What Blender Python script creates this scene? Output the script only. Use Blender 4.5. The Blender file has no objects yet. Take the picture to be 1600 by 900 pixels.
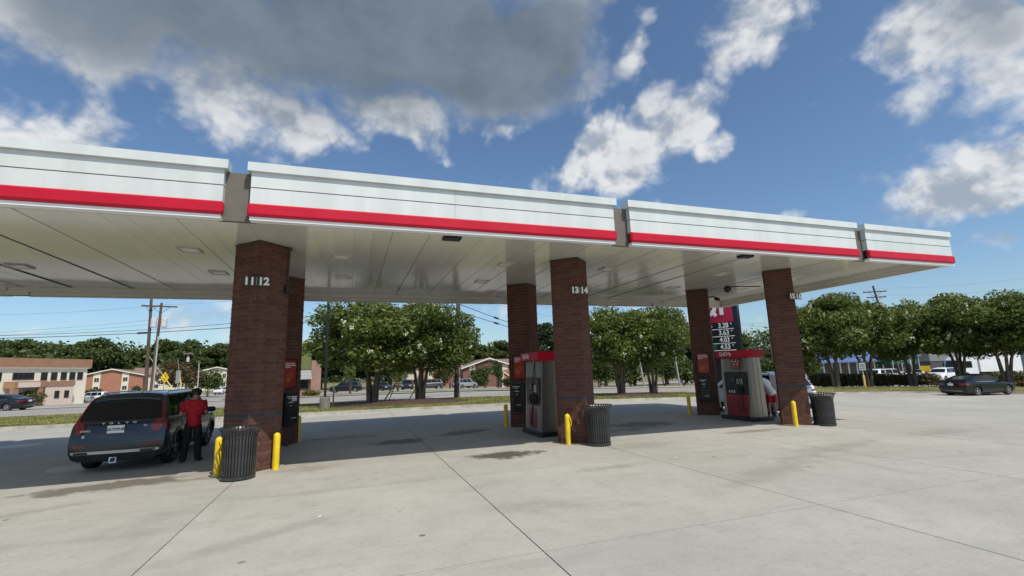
import bpy, bmesh, math, random
import numpy as np
from mathutils import Vector, Matrix
random.seed(7); RNG = np.random.default_rng(7)
S = bpy.context.scene
COL = S.collection
R_ = math.radians

# ------------------------------------------------------------------ camera
EYE, FPX, PITCH, ROLL, YAW = 1.947, 732.73, .1738, -.0323, 1.2357
_fw = np.array([math.cos(YAW), math.sin(YAW), 0.]); _rt = np.array([math.sin(YAW), -math.cos(YAW), 0.]); _up = np.array([0, 0, 1.])
_F = _fw*math.cos(PITCH) + _up*math.sin(PITCH); _U = -_fw*math.sin(PITCH) + _up*math.cos(PITCH)
_R = _rt*math.cos(ROLL) + _U*math.sin(ROLL); _V = -_rt*math.sin(ROLL) + _U*math.cos(ROLL)
cam_data = bpy.data.cameras.new('camera'); cam = bpy.data.objects.new('camera', cam_data); COL.objects.link(cam)
cam_data.sensor_width = 36; cam_data.lens = FPX/1600*36; cam_data.clip_start = .05; cam_data.clip_end = 6000
cam.matrix_world = Matrix(((_R[0], _V[0], -_F[0], 0), (_R[1], _V[1], -_F[1], 0), (_R[2], _V[2], -_F[2], EYE), (0, 0, 0, 1)))
S.camera = cam

def ray(u, v):
    return _F + _R*(u-800)/FPX + _V*(450-v)/FPX

# ------------------------------------------------------------------ sun, sky, exposure
SUN_TO = Vector((.255, -.67, 1.0)).normalized()
sun_data = bpy.data.lights.new('sun', 'SUN'); sun_data.energy = 4.0; sun_data.angle = R_(.53); sun_data.color = (1, .94, .83)
sun = bpy.data.objects.new('sun', sun_data); COL.objects.link(sun); sun.location = (0, 0, 60)
sun.rotation_euler = (-SUN_TO).to_track_quat('-Z', 'Y').to_euler()
S.view_settings.view_transform = 'Standard'; S.view_settings.look = 'None'
S.view_settings.exposure = 0.0; S.view_settings.gamma = 1.0
try:
    S.cycles.max_bounces = 8; S.cycles.diffuse_bounces = 4; S.cycles.glossy_bounces = 3; S.cycles.transparent_max_bounces = 6
    S.cycles.use_denoising = True; S.cycles.sample_clamp_indirect = 6
except Exception:
    pass

class NT:
    """small helper to write node trees as expressions"""
    def __init__(s, tree): s.t = tree; s.n = tree.nodes; s.l = tree.links
    def new(s, kind, **kw):
        n = s.n.new(kind)
        for k, v in kw.items(): setattr(n, k, v)
        return n
    def put(s, sock, v):
        if isinstance(v, bpy.types.NodeSocket): s.l.new(v, sock)
        elif v is not None: sock.default_value = v
    def math(s, op, a, b=None, c=None, clamp=False):
        n = s.new('ShaderNodeMath', operation=op, use_clamp=clamp)
        s.put(n.inputs[0], a); s.put(n.inputs[1], b)
        if c is not None: s.put(n.inputs[2], c)
        return n.outputs[0]
    def vec(s, op, a, b=None):
        n = s.new('ShaderNodeVectorMath', operation=op); s.put(n.inputs[0], a); s.put(n.inputs[1], b)
        return n.outputs['Value'] if op in ('DOT_PRODUCT', 'LENGTH', 'DISTANCE') else n.outputs['Vector']
    def noise(s, vec, scale, detail=4, rough=.55, dist=0.):
        n = s.new('ShaderNodeTexNoise'); s.put(n.inputs['Vector'], vec); n.inputs['Scale'].default_value = scale
        n.inputs['Detail'].default_value = detail; n.inputs['Roughness'].default_value = rough; n.inputs['Distortion'].default_value = dist
        return n.outputs[0]
    def step(s, x, lo, hi, a=0., b=1.):
        n = s.new('ShaderNodeMapRange', interpolation_type='SMOOTHSTEP'); s.put(n.inputs['Value'], x)
        for k, v in (('From Min', lo), ('From Max', hi), ('To Min', a), ('To Max', b)): s.put(n.inputs[k], v)
        return n.outputs[0]
    def mix(s, f, a, b, mode='MIX'):
        n = s.new('ShaderNodeMix', data_type='RGBA', blend_type=mode); s.put(n.inputs[0], f)
        s.put(n.inputs[6], a if isinstance(a, bpy.types.NodeSocket) else (*a[:3], 1)); s.put(n.inputs[7], b if isinstance(b, bpy.types.NodeSocket) else (*b[:3], 1))
        return n.outputs[2]

world = bpy.data.worlds.new('World'); S.world = world; world.use_nodes = True
W = NT(world.node_tree); W.n.clear()
sky = W.new('ShaderNodeTexSky', sky_type='NISHITA', sun_disc=False)
sky.sun_elevation = math.asin(SUN_TO.z); sky.sun_rotation = math.atan2(SUN_TO.x, SUN_TO.y)
sky.altitude = 300; sky.air_density = 1.0; sky.dust_density = 1.1; sky.ozone_density = 1.6
bg = W.new('ShaderNodeBackground'); bg.inputs['Strength'].default_value = .125
W.l.new(W.mix(1.0, sky.outputs[0], (.82, .95, 1.03), 'MULTIPLY'), bg.inputs['Color'])
tc = W.new('ShaderNodeTexCoord'); D_ = W.vec('NORMALIZE', tc.outputs['Generated'])
# clouds: soft lobes in the directions where the day's clouds stand, broken up by noise.  (u, v, half width, half height, tilt deg, body, shade)
LOBES = [(655, 65, 330, 135, 4, 1.2, .95), (330, 35, 320, 100, 0, .9, .5), (90, 50, 220, 88, 0, .8, .38), (60, 205, 150, 62, 6, 1.1, .05),
         (370, 165, 105, 58, 18, .95, .12), (470, 190, 110, 40, 14, .95, .12), (620, 190, 95, 40, 16, .9, .12), (860, 50, 130, 85, -30, .75, .55),
         (1000, 80, 45, 34, -30, .8, .0), (1165, 40, 100, 66, -10, 1.0, .22), (905, 265, 72, 42, -6, 1.1, .0), (960, 240, 66, 70, -60, 1.0, .0),
         (1055, 195, 92, 40, -38, .9, .05), (1110, 228, 62, 26, -18, .75, .0), (1020, 175, 70, 30, -40, .5, 0), (1450, 50, 130, 62, -36, 1.0, .2), (1550, 30, 120, 60, -20, .9, .45),
         (1390, 180, 90, 32, 10, .42, .0), (1275, 150, 40, 22, -50, .35, 0), (1480, 308, 130, 46, -24, 1.2, .0), (1580, 265, 100, 56, -30, 1.2, .03), (1570, 380, 80, 34, -12, .8, .05),
         (1335, 290, 60, 32, -20, .38, .0), (1225, 330, 42, 18, -8, .6, 0), (790, 200, 34, 18, -10, .5, 0), (680, 238, 80, 14, -4, .4, 0),
         (1590, 120, 50, 60, -50, .7, .2), (1020, 20, 30, 24, -60, .5, 0),
         (80, 500, 150, 20, 0, .5, .12), (330, 490, 100, 26, 0, .5, .12), (770, 480, 60, 22, 0, .55, .1), (1180, 490, 70, 20, 0, .45, .0), (1000, 470, 120, 30, 0, .4, 0)]
dens = dark = None
def fbm(v): return W.noise(W.vec('MULTIPLY', v, (1, 1, 1.25)), 6.5, 10, .57, .12)
fine = fbm(D_); fine_s = fbm(W.vec('ADD', D_, tuple(SUN_TO*.030)))
warp = W.new('ShaderNodeTexNoise'); W.put(warp.inputs['Vector'], D_); warp.inputs['Scale'].default_value = 7.0; warp.inputs['Detail'].default_value = 4
Dw = W.vec('ADD', D_, W.vec('MULTIPLY', W.vec('SUBTRACT', warp.outputs['Color'], (.5, .5, .5)), (.13, .13, .13)))
def lobe(c, e1, e2, ra, rb, body, shade):
    global dens, dark
    d = W.vec('SUBTRACT', Dw, tuple(c))
    q = W.math('ADD', W.math('POWER', W.math('MULTIPLY', W.vec('DOT_PRODUCT', d, tuple(e1)), 1/ra), 2),
               W.math('POWER', W.math('MULTIPLY', W.vec('DOT_PRODUCT', d, tuple(e2)), 1/rb), 2))
    near = W.math('GREATER_THAN', W.vec('DOT_PRODUCT', D_, tuple(c)), .2)
    k = W.math('MULTIPLY', W.math('MULTIPLY', W.math('EXPONENT', W.math('MULTIPLY', q, -1.25)), body), near)
    dens = k if dens is None else W.math('MAXIMUM', dens, W.math('ADD', W.math('MULTIPLY', dens, .35), k))
    sh = W.math('MULTIPLY', k, shade)
    dark = sh if dark is None else W.math('ADD', dark, sh)
for (u, v, ru, rv, tilt, body, shade) in LOBES:
    if shade < .3: ru, rv = ru*1.10, rv*1.15
    c = ray(u, v); n = np.linalg.norm(c); c = c/n
    a, b = R_(tilt), R_(tilt)+math.pi/2
    p1 = ray(u+ru*math.cos(a), v+ru*math.sin(a)); p2 = ray(u+rv*math.cos(b), v+rv*math.sin(b))
    d1 = p1/np.linalg.norm(p1)-c; d2 = p2/np.linalg.norm(p2)-c
    lobe(c, d1/np.linalg.norm(d1), d2/np.linalg.norm(d2), np.linalg.norm(d1), np.linalg.norm(d2), body, shade)
for az, el, ra, rb, body, shade in ((200, 30, .5, .2, .9, .3), (250, 20, .45, .16, .9, .15), (300, 34, .4, .22, .9, .3), (340, 18, .4, .14, .9, .1), (150, 24, .4, .16, .9, .2),
                                    (225, 55, .35, .25, .8, .4), (320, 62, .3, .2, .7, .3), (120, 60, .35, .25, .95, .8)):
    c = np.array([math.cos(R_(az))*math.cos(R_(el)), math.sin(R_(az))*math.cos(R_(el)), math.sin(R_(el))])
    e1 = np.array([-math.sin(R_(az)), math.cos(R_(az)), 0]); e2 = np.cross(c, e1)
    lobe(c, e1, e2, ra, rb, body, shade)
vp = W.new('ShaderNodeTexVoronoi', feature='SMOOTH_F1'); W.put(vp.inputs['Vector'], Dw); vp.inputs['Scale'].default_value = 17; vp.inputs['Smoothness'].default_value = .35
vp2 = W.new('ShaderNodeTexVoronoi', feature='F1'); W.put(vp2.inputs['Vector'], Dw); vp2.inputs['Scale'].default_value = 46
puff = W.math('ADD', W.math('MULTIPLY', W.math('SUBTRACT', .42, vp.outputs['Distance']), .55), W.math('MULTIPLY', W.math('SUBTRACT', .42, vp2.outputs['Distance']), .26))
calm = W.step(dark, .15, .75, 1.0, .45)
amount = W.math('ADD', W.math('MULTIPLY', dens, 1.06), W.math('MULTIPLY', W.math('ADD', W.math('MULTIPLY', W.math('SUBTRACT', fine, .5), 2.2), W.math('MULTIPLY', puff, .75)), calm))
mask = W.step(amount, .24, .90)
lump = W.noise(W.vec('MULTIPLY', W.vec('ADD', Dw, (.012, -.02, .03)), (1, 1, 1.4)), 13, 6, .6, .2)
relief = W.math('ADD', W.math('MULTIPLY', W.math('SUBTRACT', fine, fine_s), 4.2), W.math('MULTIPLY', puff, .9))
bright = W.math('MULTIPLY', W.step(relief, -.55, .22), W.step(lump, .25, .6, .85, 1.0))
core = W.step(W.math('ADD', dark, W.math('MULTIPLY', W.math('SUBTRACT', fine, .5), .9)), .10, .95)
ccol = W.mix(core, W.mix(bright, (.44, .51, .60), (1.0, 1.01, 1.02)), W.mix(W.step(fine, .3, .7), (.175, .222, .27), (.25, .305, .365)))
cbg = W.new('ShaderNodeBackground'); W.l.new(ccol, cbg.inputs['Color']); cbg.inputs['Strength'].default_value = .84
hz = W.vec('DOT_PRODUCT', D_, (0, 0, 1)); up_mask = W.step(hz, .0, .05)
ms = W.new('ShaderNodeMixShader'); W.l.new(W.math('MULTIPLY', W.math('MULTIPLY', mask, .93), up_mask), ms.inputs[0])
W.l.new(bg.outputs[0], ms.inputs[1]); W.l.new(cbg.outputs[0], ms.inputs[2])
wo = W.new('ShaderNodeOutputWorld'); W.l.new(ms.outputs[0], wo.inputs['Surface'])
world.cycles.sampling_method = 'MANUAL'; world.cycles.sample_map_resolution = 512

# ------------------------------------------------------------------ helpers: placing
def zg(x, y):
    return -.012*min(max(x-8, 0), 6) - .025*min(max(x-14, 0), 43) - .022*min(max(y-50, 0), 55)
def at(u, depth, z=None):
    """point seen in column u at a given distance ahead of the camera, on the ground unless z is given"""
    lo, hi = 300., 900.
    for _ in range(40):
        m = (lo+hi)/2
        if ray(u, m)[2] > 0: lo = m
        else: hi = m
    d = ray(u, lo); d = d*depth/np.dot(d, _F)
    return Vector((d[0], d[1], zg(d[0], d[1]) if z is None else z))
def zat(u, v, depth):
    d = ray(u, v)*depth
    return EYE+d[2]
def on(u, v):
    """where the ray through a pixel meets the ground"""
    d = ray(u, v); t = .5
    while t < 400:
        p = d*t
        if EYE+p[2] < zg(p[0], p[1]): break
        t *= 1.003
    return Vector((p[0], p[1], zg(p[0], p[1])))
# ------------------------------------------------------------------ helpers: objects
def thing(name, label, cat, loc=(0, 0, 0), rotz=0., group=None):
    o = bpy.data.objects.new(name, None); COL.objects.link(o); o.empty_display_size = .2
    o.location = loc; o.rotation_euler = (0, 0, rotz); o['label'] = label; o['category'] = cat
    if group: o['group'] = group
    return o
def link(name, me, parent=None, kind=None, loc=None, rot=None):
    o = bpy.data.objects.new(name, me); COL.objects.link(o)
    if parent: o.parent = parent
    if kind: o['kind'] = kind
    if loc is not None: o.location = loc
    if rot is not None: o.rotation_euler = rot
    return o
def tag(o, label, cat, group=None):
    o['label'] = label; o['category'] = cat
    if group: o['group'] = group
    return o
CHILD = {}
def kids(o):
    return [c for c in S.objects if c.parent == o]
def copy_tree(o, parent=None, ch=None):
    """copy of a thing with copies of its parts and sub-parts"""
    if ch is None:
        ch = {}
        for c in S.objects:
            if c.parent: ch.setdefault(c.parent.name, []).append(c)
    c = o.copy(); COL.objects.link(c); c.parent = parent
    for k in ch.get(o.name, []): copy_tree(k, c, ch)
    return c

class MB:
    """collects geometry, then links it as one mesh object"""
    def __init__(s): s.v = []; s.f = []; s.m = []
    def add(s, vs, fs, mi=0):
        b = len(s.v); s.v += [tuple(p) for p in vs]; s.f += [tuple(i+b for i in f) for f in fs]; s.m += [mi]*len(fs); return s
    def box(s, c, d, mi=0, M=None):
        x, y, z = d[0]/2, d[1]/2, d[2]/2
        vs = [Vector((sx*x, sy*y, sz*z)) for sz in (-1, 1) for sx, sy in ((-1, -1), (1, -1), (1, 1), (-1, 1))]
        if M is not None: vs = [M @ p for p in vs]
        vs = [p+Vector(c) for p in vs]
        return s.add(vs, [(3, 2, 1, 0), (4, 5, 6, 7), (0, 1, 5, 4), (1, 2, 6, 5), (2, 3, 7, 6), (3, 0, 4, 7)], mi)
    def bbox(s, x0, x1, y0, y1, z0, z1, mi=0):
        return s.box(((x0+x1)/2, (y0+y1)/2, (z0+z1)/2), (x1-x0, y1-y0, z1-z0), mi)
    def cbox(s, c, d, r=.01, mi=0, M=None):
        """box with chamfered edges"""
        x, y, z = d[0]/2, d[1]/2, d[2]/2; r = min(r, x*.9, y*.9, z*.9)
        bm = bmesh.new(); bmesh.ops.create_cube(bm, size=1)
        for q in bm.verts: q.co = Vector((q.co.x*2*x, q.co.y*2*y, q.co.z*2*z))
        bmesh.ops.bevel(bm, geom=bm.edges[:], offset=r, segments=1, affect='EDGES')
        bm.verts.index_update()
        vs = [(M @ q.co if M is not None else q.co)+Vector(c) for q in bm.verts]; fs = [[q.index for q in f.verts] for f in bm.faces]
        bm.free(); return s.add(vs, fs, mi)
    def prism(s, poly, a, b, axis='y', mi=0):
        """polygon (2D) extruded from a to b along an axis"""
        n = len(poly)
        def P(p, t): return {'x': (t, p[0], p[1]), 'y': (p[0], t, p[1]), 'z': (p[0], p[1], t)}[axis]
        vs = [P(p, a) for p in poly]+[P(p, b) for p in poly]
        return s.add(vs, [tuple(range(n))[::-1], tuple(range(n, 2*n))]+[(i, (i+1) % n, n+(i+1) % n, n+i) for i in range(n)], mi)
    def tube(s, path, r, seg=8, mi=0, cap=True):
        path = [Vector(p) for p in path]; rs = r if isinstance(r, (list, tuple)) else [r]*len(path); vs = []; fs = []
        for i, p in enumerate(path):
            t = (path[min(i+1, len(path)-1)]-path[max(i-1, 0)]).normalized()
            a = t.orthogonal().normalized() if i == 0 else (a-t*a.dot(t)).normalized()
            b = t.cross(a)
            vs += [p+(a*math.cos(2*math.pi*k/seg)+b*math.sin(2*math.pi*k/seg))*rs[i] for k in range(seg)]
        for i in range(len(path)-1):
            for k in range(seg):
                fs.append((i*seg+k, i*seg+(k+1) % seg, (i+1)*seg+(k+1) % seg, (i+1)*seg+k))
        if cap: fs += [tuple(range(seg))[::-1], tuple((len(path)-1)*seg+k for k in range(seg))]
        return s.add(vs, fs, mi)
    def lathe(s, prof, seg=24, c=(0, 0, 0), mi=0, axis='z', close=False):
        vs = []; fs = []; n = len(prof)
        for r, z in prof:
            for k in range(seg):
                t = 2*math.pi*k/seg; p = (r*math.cos(t), r*math.sin(t), z)
                if axis == 'x': p = (p[2], p[0], p[1])
                if axis == 'y': p = (p[0], p[2], p[1])
                vs.append((p[0]+c[0], p[1]+c[1], p[2]+c[2]))
        for i in range(n-1):
            for k in range(seg): fs.append((i*seg+k, i*seg+(k+1) % seg, (i+1)*seg+(k+1) % seg, (i+1)*seg+k))
        if not close: fs += [tuple(range(seg))[::-1], tuple((n-1)*seg+k for k in range(seg))]
        return s.add(vs, fs, mi)
    def grid(s, pts, mi=0, flip=False):
        """pts[i][j] -> quads"""
        n, m = len(pts), len(pts[0]); vs = [p for r in pts for p in r]
        fs = [(i*m+j, i*m+j+1, (i+1)*m+j+1, (i+1)*m+j) for i in range(n-1) for j in range(m-1)]
        return s.add(vs, [f[::-1] for f in fs] if flip else fs, mi)
    def slab(s, pts, vec, mi=0):
        """grid patch given thickness along vec"""
        n, m = len(pts), len(pts[0]); q = [[Vector(p)+Vector(vec) for p in r] for r in pts]
        s.grid(pts, mi); s.grid(q, mi, True)
        loop = [(0, j) for j in range(m)]+[(i, m-1) for i in range(1, n)]+[(n-1, j) for j in range(m-2, -1, -1)]+[(i, 0) for i in range(n-2, 0, -1)]
        for a, b in zip(loop, loop[1:]+loop[:1]):
            s.add([pts[a[0]][a[1]], pts[b[0]][b[1]], q[b[0]][b[1]], q[a[0]][a[1]]], [(0, 1, 2, 3)], mi)
        return s
    def mesh(s, name, mats, smooth=None):
        me = bpy.data.meshes.new(name); me.from_pydata([tuple(p) for p in s.v], [], s.f)
        for m in (mats if isinstance(mats, (list, tuple)) else [mats]): me.materials.append(m)
        if any(s.m): me.polygons.foreach_set('material_index', s.m)
        me.validate()
        bm = bmesh.new(); bm.from_mesh(me); bmesh.ops.remove_doubles(bm, verts=bm.verts, dist=1e-5) if smooth else None
        bmesh.ops.recalc_face_normals(bm, faces=bm.faces); bm.to_mesh(me); bm.free()
        if smooth:
            me.polygons.foreach_set('use_smooth', [True]*len(me.polygons)); me.set_sharp_from_angle(angle=R_(smooth))
        me.update(); return me
    def build(s, name, mats, parent=None, kind=None, smooth=None, loc=None, rot=None):
        return link(name, s.mesh(name, mats, smooth), parent, kind, loc, rot)

def text_mesh(txt, size, depth=.003, align='CENTER', bold=.0, mat_=None, space=1.0):
    cu = bpy.data.curves.new('lettering', 'FONT'); cu.body = txt; cu.size = size; cu.extrude = depth; cu.align_x = align; cu.align_y = 'CENTER'
    cu.offset = bold*size; cu.space_character = space; cu.resolution_u = 3
    o = bpy.data.objects.new('lettering', cu); COL.objects.link(o)
    dg = bpy.context.evaluated_depsgraph_get(); dg.update()
    me = bpy.data.meshes.new_from_object(o.evaluated_get(dg)); me.name = 'lettering'
    bpy.data.objects.remove(o); bpy.data.curves.remove(cu); me.materials.clear()
    if mat_: me.materials.append(mat_)
    return me

# ------------------------------------------------------------------ materials
def mat(name, col, rough=.6, metal=0., var=.12, scale=4., bump=0., bscale=60., rnd=0., col2=None, detail=5, spec=.5, coat=0., emit=None, space='Object', stretch=(1, 1, 1), wear=0.):
    m = bpy.data.materials.new(name); m.use_nodes = True; T = NT(m.node_tree); p = T.n['Principled BSDF']
    if space == 'World': co = T.new('ShaderNodeNewGeometry').outputs['Position']
    else: co = T.new('ShaderNodeTexCoord').outputs['Object']
    if stretch != (1, 1, 1): co = T.vec('MULTIPLY', co, stretch)
    nz = T.noise(co, scale, detail)
    c = T.mix(T.step(nz, .3, .7), tuple(x*(1-var) for x in col), col2 or tuple(min(1, x*(1+var)) for x in col))
    if rnd:
        r = T.new('ShaderNodeObjectInfo').outputs['Random']
        c = T.mix(1.0, c, T.mix(r, (1-rnd,)*3, (1+rnd, 1+rnd*.85, 1+rnd*.8)), 'MULTIPLY')
    if wear:
        w = T.step(T.noise(co, scale*.37, 7, .7), .56, .74, 0, wear); c = T.mix(w, c, tuple(x*.45+.03 for x in col))
    T.put(p.inputs['Base Color'], c)
    T.put(p.inputs['Roughness'], T.step(T.noise(co, scale*2.1, 3), .2, .8, max(.02, rough*.85), min(1, rough*1.15)))
    p.inputs['Metallic'].default_value = metal; p.inputs['Specular IOR Level'].default_value = spec
    if coat: p.inputs['Coat Weight'].default_value = coat; p.inputs['Coat Roughness'].default_value = .04
    if bump:
        b = T.new('ShaderNodeBump'); b.inputs['Strength'].default_value = bump; b.inputs['Distance'].default_value = .01
        T.put(b.inputs['Height'], T.noise(co, bscale, 4)); T.l.new(b.outputs[0], p.inputs['Normal'])
    if emit: T.put(p.inputs['Emission Color'], (*emit, 1)); p.inputs['Emission Strength'].default_value = 1
    return m
def leaf_mat(name, col, col2, trans=.35):
    m = bpy.data.materials.new(name); m.use_nodes = True; T = NT(m.node_tree); T.n.clear()
    g = T.new('ShaderNodeNewGeometry'); oi = T.new('ShaderNodeObjectInfo')
    c = T.mix(g.outputs['Random Per Island'], col, col2)
    c = T.mix(1.0, c, T.mix(oi.outputs['Random'], (.82, .88, .8), (1.15, 1.1, 1.1)), 'MULTIPLY')
    d = T.new('ShaderNodeBsdfPrincipled'); T.put(d.inputs['Base Color'], c); d.inputs['Roughness'].default_value = .5; d.inputs['Specular IOR Level'].default_value = .35
    t = T.new('ShaderNodeBsdfTranslucent'); T.put(t.inputs['Color'], T.mix(1.0, c, (1.1, 1.25, .6), 'MULTIPLY'))
    x = T.new('ShaderNodeMixShader'); x.inputs[0].default_value = trans
    T.l.new(d.outputs[0], x.inputs[1]); T.l.new(t.outputs[0], x.inputs[2])
    o = T.new('ShaderNodeOutputMaterial'); T.l.new(x.outputs[0], o.inputs['Surface']); return m
def concrete_mat():
    """pale forecourt concrete in world space: broad mottling, tyre tracks, oil stains with their own outlines, gum spots"""
    m = bpy.data.materials.new('forecourt_concrete'); m.use_nodes = True; T = NT(m.node_tree); p = T.n['Principled BSDF']
    co = T.new('ShaderNodeNewGeometry').outputs['Position']
    oi = T.new('ShaderNodeObjectInfo').outputs['Random']
    big = T.noise(co, .35, 6, .6); mid = T.noise(co, 2.2, 6, .65); fin = T.noise(co, 55, 3, .7)
    c = T.mix(T.step(big, .3, .7), (.40, .388, .345), (.475, .46, .41))
    c = T.mix(T.step(mid, .42, .72, 0, .34), c, (.29, .28, .245))
    c = T.mix(T.step(fin, .35, .75, 0, .42), c, (.26, .25, .22)); c = T.mix(T.step(T.noise(co, 14, 6, .75), .50, .72, 0, .48), c, (.25, .24, .205)); c = T.mix(T.step(T.noise(T.vec('MULTIPLY', co, (.5, 2.2, 1)), 5, 6, .7), .56, .74, 0, .38), c, (.23, .22, .19))
    c = T.mix(1.0, c, T.mix(oi, (.95, .95, .95), (1.04, 1.04, 1.03)), 'MULTIPLY')
    tr = T.noise(T.vec('MULTIPLY', co, (.25, 1.3, 1)), 1.3, 5, .6, .6)
    c = T.mix(T.step(tr, .52, .72, 0, .30), c, (.25, .24, .205))
    tr2 = T.noise(T.vec('MULTIPLY', co, (1.5, .22, 1)), .9, 5, .6, .5)
    c = T.mix(T.step(tr2, .55, .75, 0, .22), c, (.25, .24, .205))
    wob = T.math('MULTIPLY', T.math('SUBTRACT', T.noise(co, 1.9, 9, .78), .5), 3.0)
    for (x, y, rx, ry, ang, k, tint) in ((-4.3, 11.6, 1.5, .55, 12, .8, (.10, .082, .06)), (7.5, 7.0, 2.4, .5, 20, .45, (.24, .225, .19)), (2.9, 6.6, 1.6, .4, -15, .4, (.25, .24, .2)), (10.5, 8.2, 2.6, .6, 12, .45, (.23, .22, .19)), (-1.0, 7.0, 1.8, .3, 30, .4, (.25, .235, .2)), (5.0, 8.6, 1.2, .25, 5, .5, (.22, .2, .17)), (16, 9, 3, .7, 8, .45, (.24, .225, .19)), (14, 13.2, 2.5, .5, 10, .45, (.22, .2, .17)), (-3.0, 11.45, 1.2, .3, 5, .45, (.15, .13, .105)), (3.55, 11.0, .95, .55, 0, 1.15, (.10, .085, .07)),
                                         (11.4, 11.3, 1.6, .35, 4, .6, (.12, .09, .07)), (1.6, 10.9, 1.2, .5, 0, .35, (.52, .48, .40)), (6.9, 10.6, 1.6, .7, 0, .35, (.22, .18, .14)),
                                         (-.7, 11.5, 1.0, .5, 10, .55, (.24, .19, .15)), (1.4, 14.6, 1.0, .6, 0, .75, (.085, .08, .075)), (3.6, 15.6, 1.2, .5, 20, .7, (.085, .08, .075)),
                                         (-2.6, 8.2, 1.3, .5, 80, .25, (.23, .22, .21)), (9.6, 14.4, 1.4, .8, 0, .65, (.09, .085, .08)), (-4.7, 9.9, .9, .25, 25, .4, (.2, .18, .16)),
                                         (8.6, 13.4, 2.2, .5, 8, .5, (.1, .095, .09)), (-.2, 16.5, 1.8, .45, 0, .5, (.11, .105, .10)), (-2.1, 12.1, 1.5, 1.0, 0, .4, (.19, .15, .12)), (5.9, 12.0, 1.4, .9, 0, .35, (.2, .16, .13))):
        d = T.vec('SUBTRACT', co, (x, y, 0)); a = R_(ang)
        q = T.math('ADD', T.math('POWER', T.math('MULTIPLY', T.vec('DOT_PRODUCT', d, (math.cos(a), math.sin(a), 0)), 1/rx), 2),
                   T.math('POWER', T.math('MULTIPLY', T.vec('DOT_PRODUCT', d, (-math.sin(a), math.cos(a), 0)), 1/ry), 2))
        c = T.mix(T.step(T.math('ADD', T.math('SQRT', q), wob), 1.0, .62 if k > .6 else .15, 0, min(1, k*.95)), c, tint)
    vo = T.new('ShaderNodeTexVoronoi', feature='F1'); T.put(vo.inputs['Vector'], co); vo.inputs['Scale'].default_value = 1.5
    gum = T.math('MULTIPLY', T.step(vo.outputs['Distance'], .075, .045), T.step(T.noise(co, .9, 2), .45, .6))
    c = T.mix(T.math('MULTIPLY', gum, .75), c, (.07, .068, .065))
    T.put(p.inputs['Base Color'], c); p.inputs['Roughness'].default_value = .82; p.inputs['Specular IOR Level'].default_value = .3
    b = T.new('ShaderNodeBump'); b.inputs['Strength'].default_value = .25; b.inputs['Distance'].default_value = .006
    T.put(b.inputs['Height'], T.noise(co, 90, 4)); T.l.new(b.outputs[0], p.inputs['Normal']); return m
def brickwork_mat(name, col, mortar, sc=1.0):
    m = bpy.data.materials.new(name); m.use_nodes = True; T = NT(m.node_tree); p = T.n['Principled BSDF']
    o = T.new('ShaderNodeTexCoord').outputs['Object']
    s = T.new('ShaderNodeSeparateXYZ'); T.put(s.inputs[0], o)
    cb = T.new('ShaderNodeCombineXYZ'); T.put(cb.inputs[0], T.math('ADD', s.outputs[0], s.outputs[1])); T.put(cb.inputs[1], s.outputs[2])
    b = T.new('ShaderNodeTexBrick'); T.put(b.inputs['Vector'], cb.outputs[0]); b.inputs['Scale'].default_value = 1/sc
    b.inputs['Brick Width'].default_value = .3; b.inputs['Row Height'].default_value = .1; b.inputs['Mortar Size'].default_value = .008
    b.inputs['Color1'].default_value = (*col, 1); b.inputs['Color2'].default_value = (*[x*.72 for x in col], 1); b.inputs['Mortar'].default_value = (*mortar, 1)
    T.put(p.inputs['Base Color'], T.mix(T.step(T.noise(o, .8, 4), .3, .7, 0, .3), b.outputs[0], [x*.6 for x in col])); p.inputs['Roughness'].default_value = .85; return m
m_conc = concrete_mat()
m_joint = mat('joint_filler', (.05, .048, .045), .9)
m_kerb = mat('kerb_concrete', (.38, .36, .32), .85, var=.2, bump=.2, wear=.5, space='World', scale=1.5)
m_asph = mat('street_asphalt', (.30, .285, .265), .9, var=.16, scale=.5, bump=.15, space='World', wear=.35, detail=8, stretch=(.4, 1.4, 1))
m_walk = mat('sidewalk_concrete', (.50, .475, .43), .85, var=.15, scale=.8, space='World')
m_farlot = mat('far_lot_surface', (.30, .285, .26), .9, var=.2, scale=.25, space='World', wear=.4, detail=8)
m_grass = mat('grass_turf', (.17, .19, .045), .95, var=.35, scale=.9, col2=(.25, .23, .075), space='World', detail=8, bump=.5, bscale=25)
m_blade = mat('grass_blade', (.17, .21, .045), .7, var=.4, scale=.9, col2=(.27, .25, .08), space='World')
m_dry = mat('dry_ground', (.26, .215, .13), .95, var=.3, scale=.12, col2=(.20, .20, .08), space='World', detail=8)
m_mulch = mat('bark_mulch', (.075, .04, .028), .95, var=.5, scale=9, bump=.8, bscale=30, space='World')
m_white_line = mat('road_paint_white', (.72, .71, .68), .7, var=.15, scale=3, wear=.5)
m_yellow_line = mat('road_paint_yellow', (.62, .43, .06), .7, var=.15, scale=3, wear=.5)
m_red_mark = mat('kerb_paint_red', (.55, .08, .06), .7, wear=.4)
m_brick = mat('column_brick', (.120, .057, .045), .85, spec=.18, var=.18, scale=9, bump=.35, bscale=90, rnd=.19)
m_brickd = mat('column_brick_dark', (.055, .045, .045), .75, var=.25, scale=9, bump=.3, bscale=90, rnd=.2)
m_mortar = mat('mortar', (.165, .115, .098), .9, var=.2, scale=20)
m_soffit = mat('soffit_enamel', (.64, .62, .56), .11, var=.05, scale=.7, rnd=.03, spec=.6, bump=.16, bscale=2.6, stretch=(1.6, .35, 1))
m_fascia = mat('fascia_enamel', (.61, .65, .64), .32, var=.055, scale=1.1, rnd=.03, coat=.25, stretch=(2.4, 2.4, .3), bump=.05, bscale=1.2)
m_trim = mat('trim_white', (.84, .85, .85), .35, var=.03)
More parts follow.
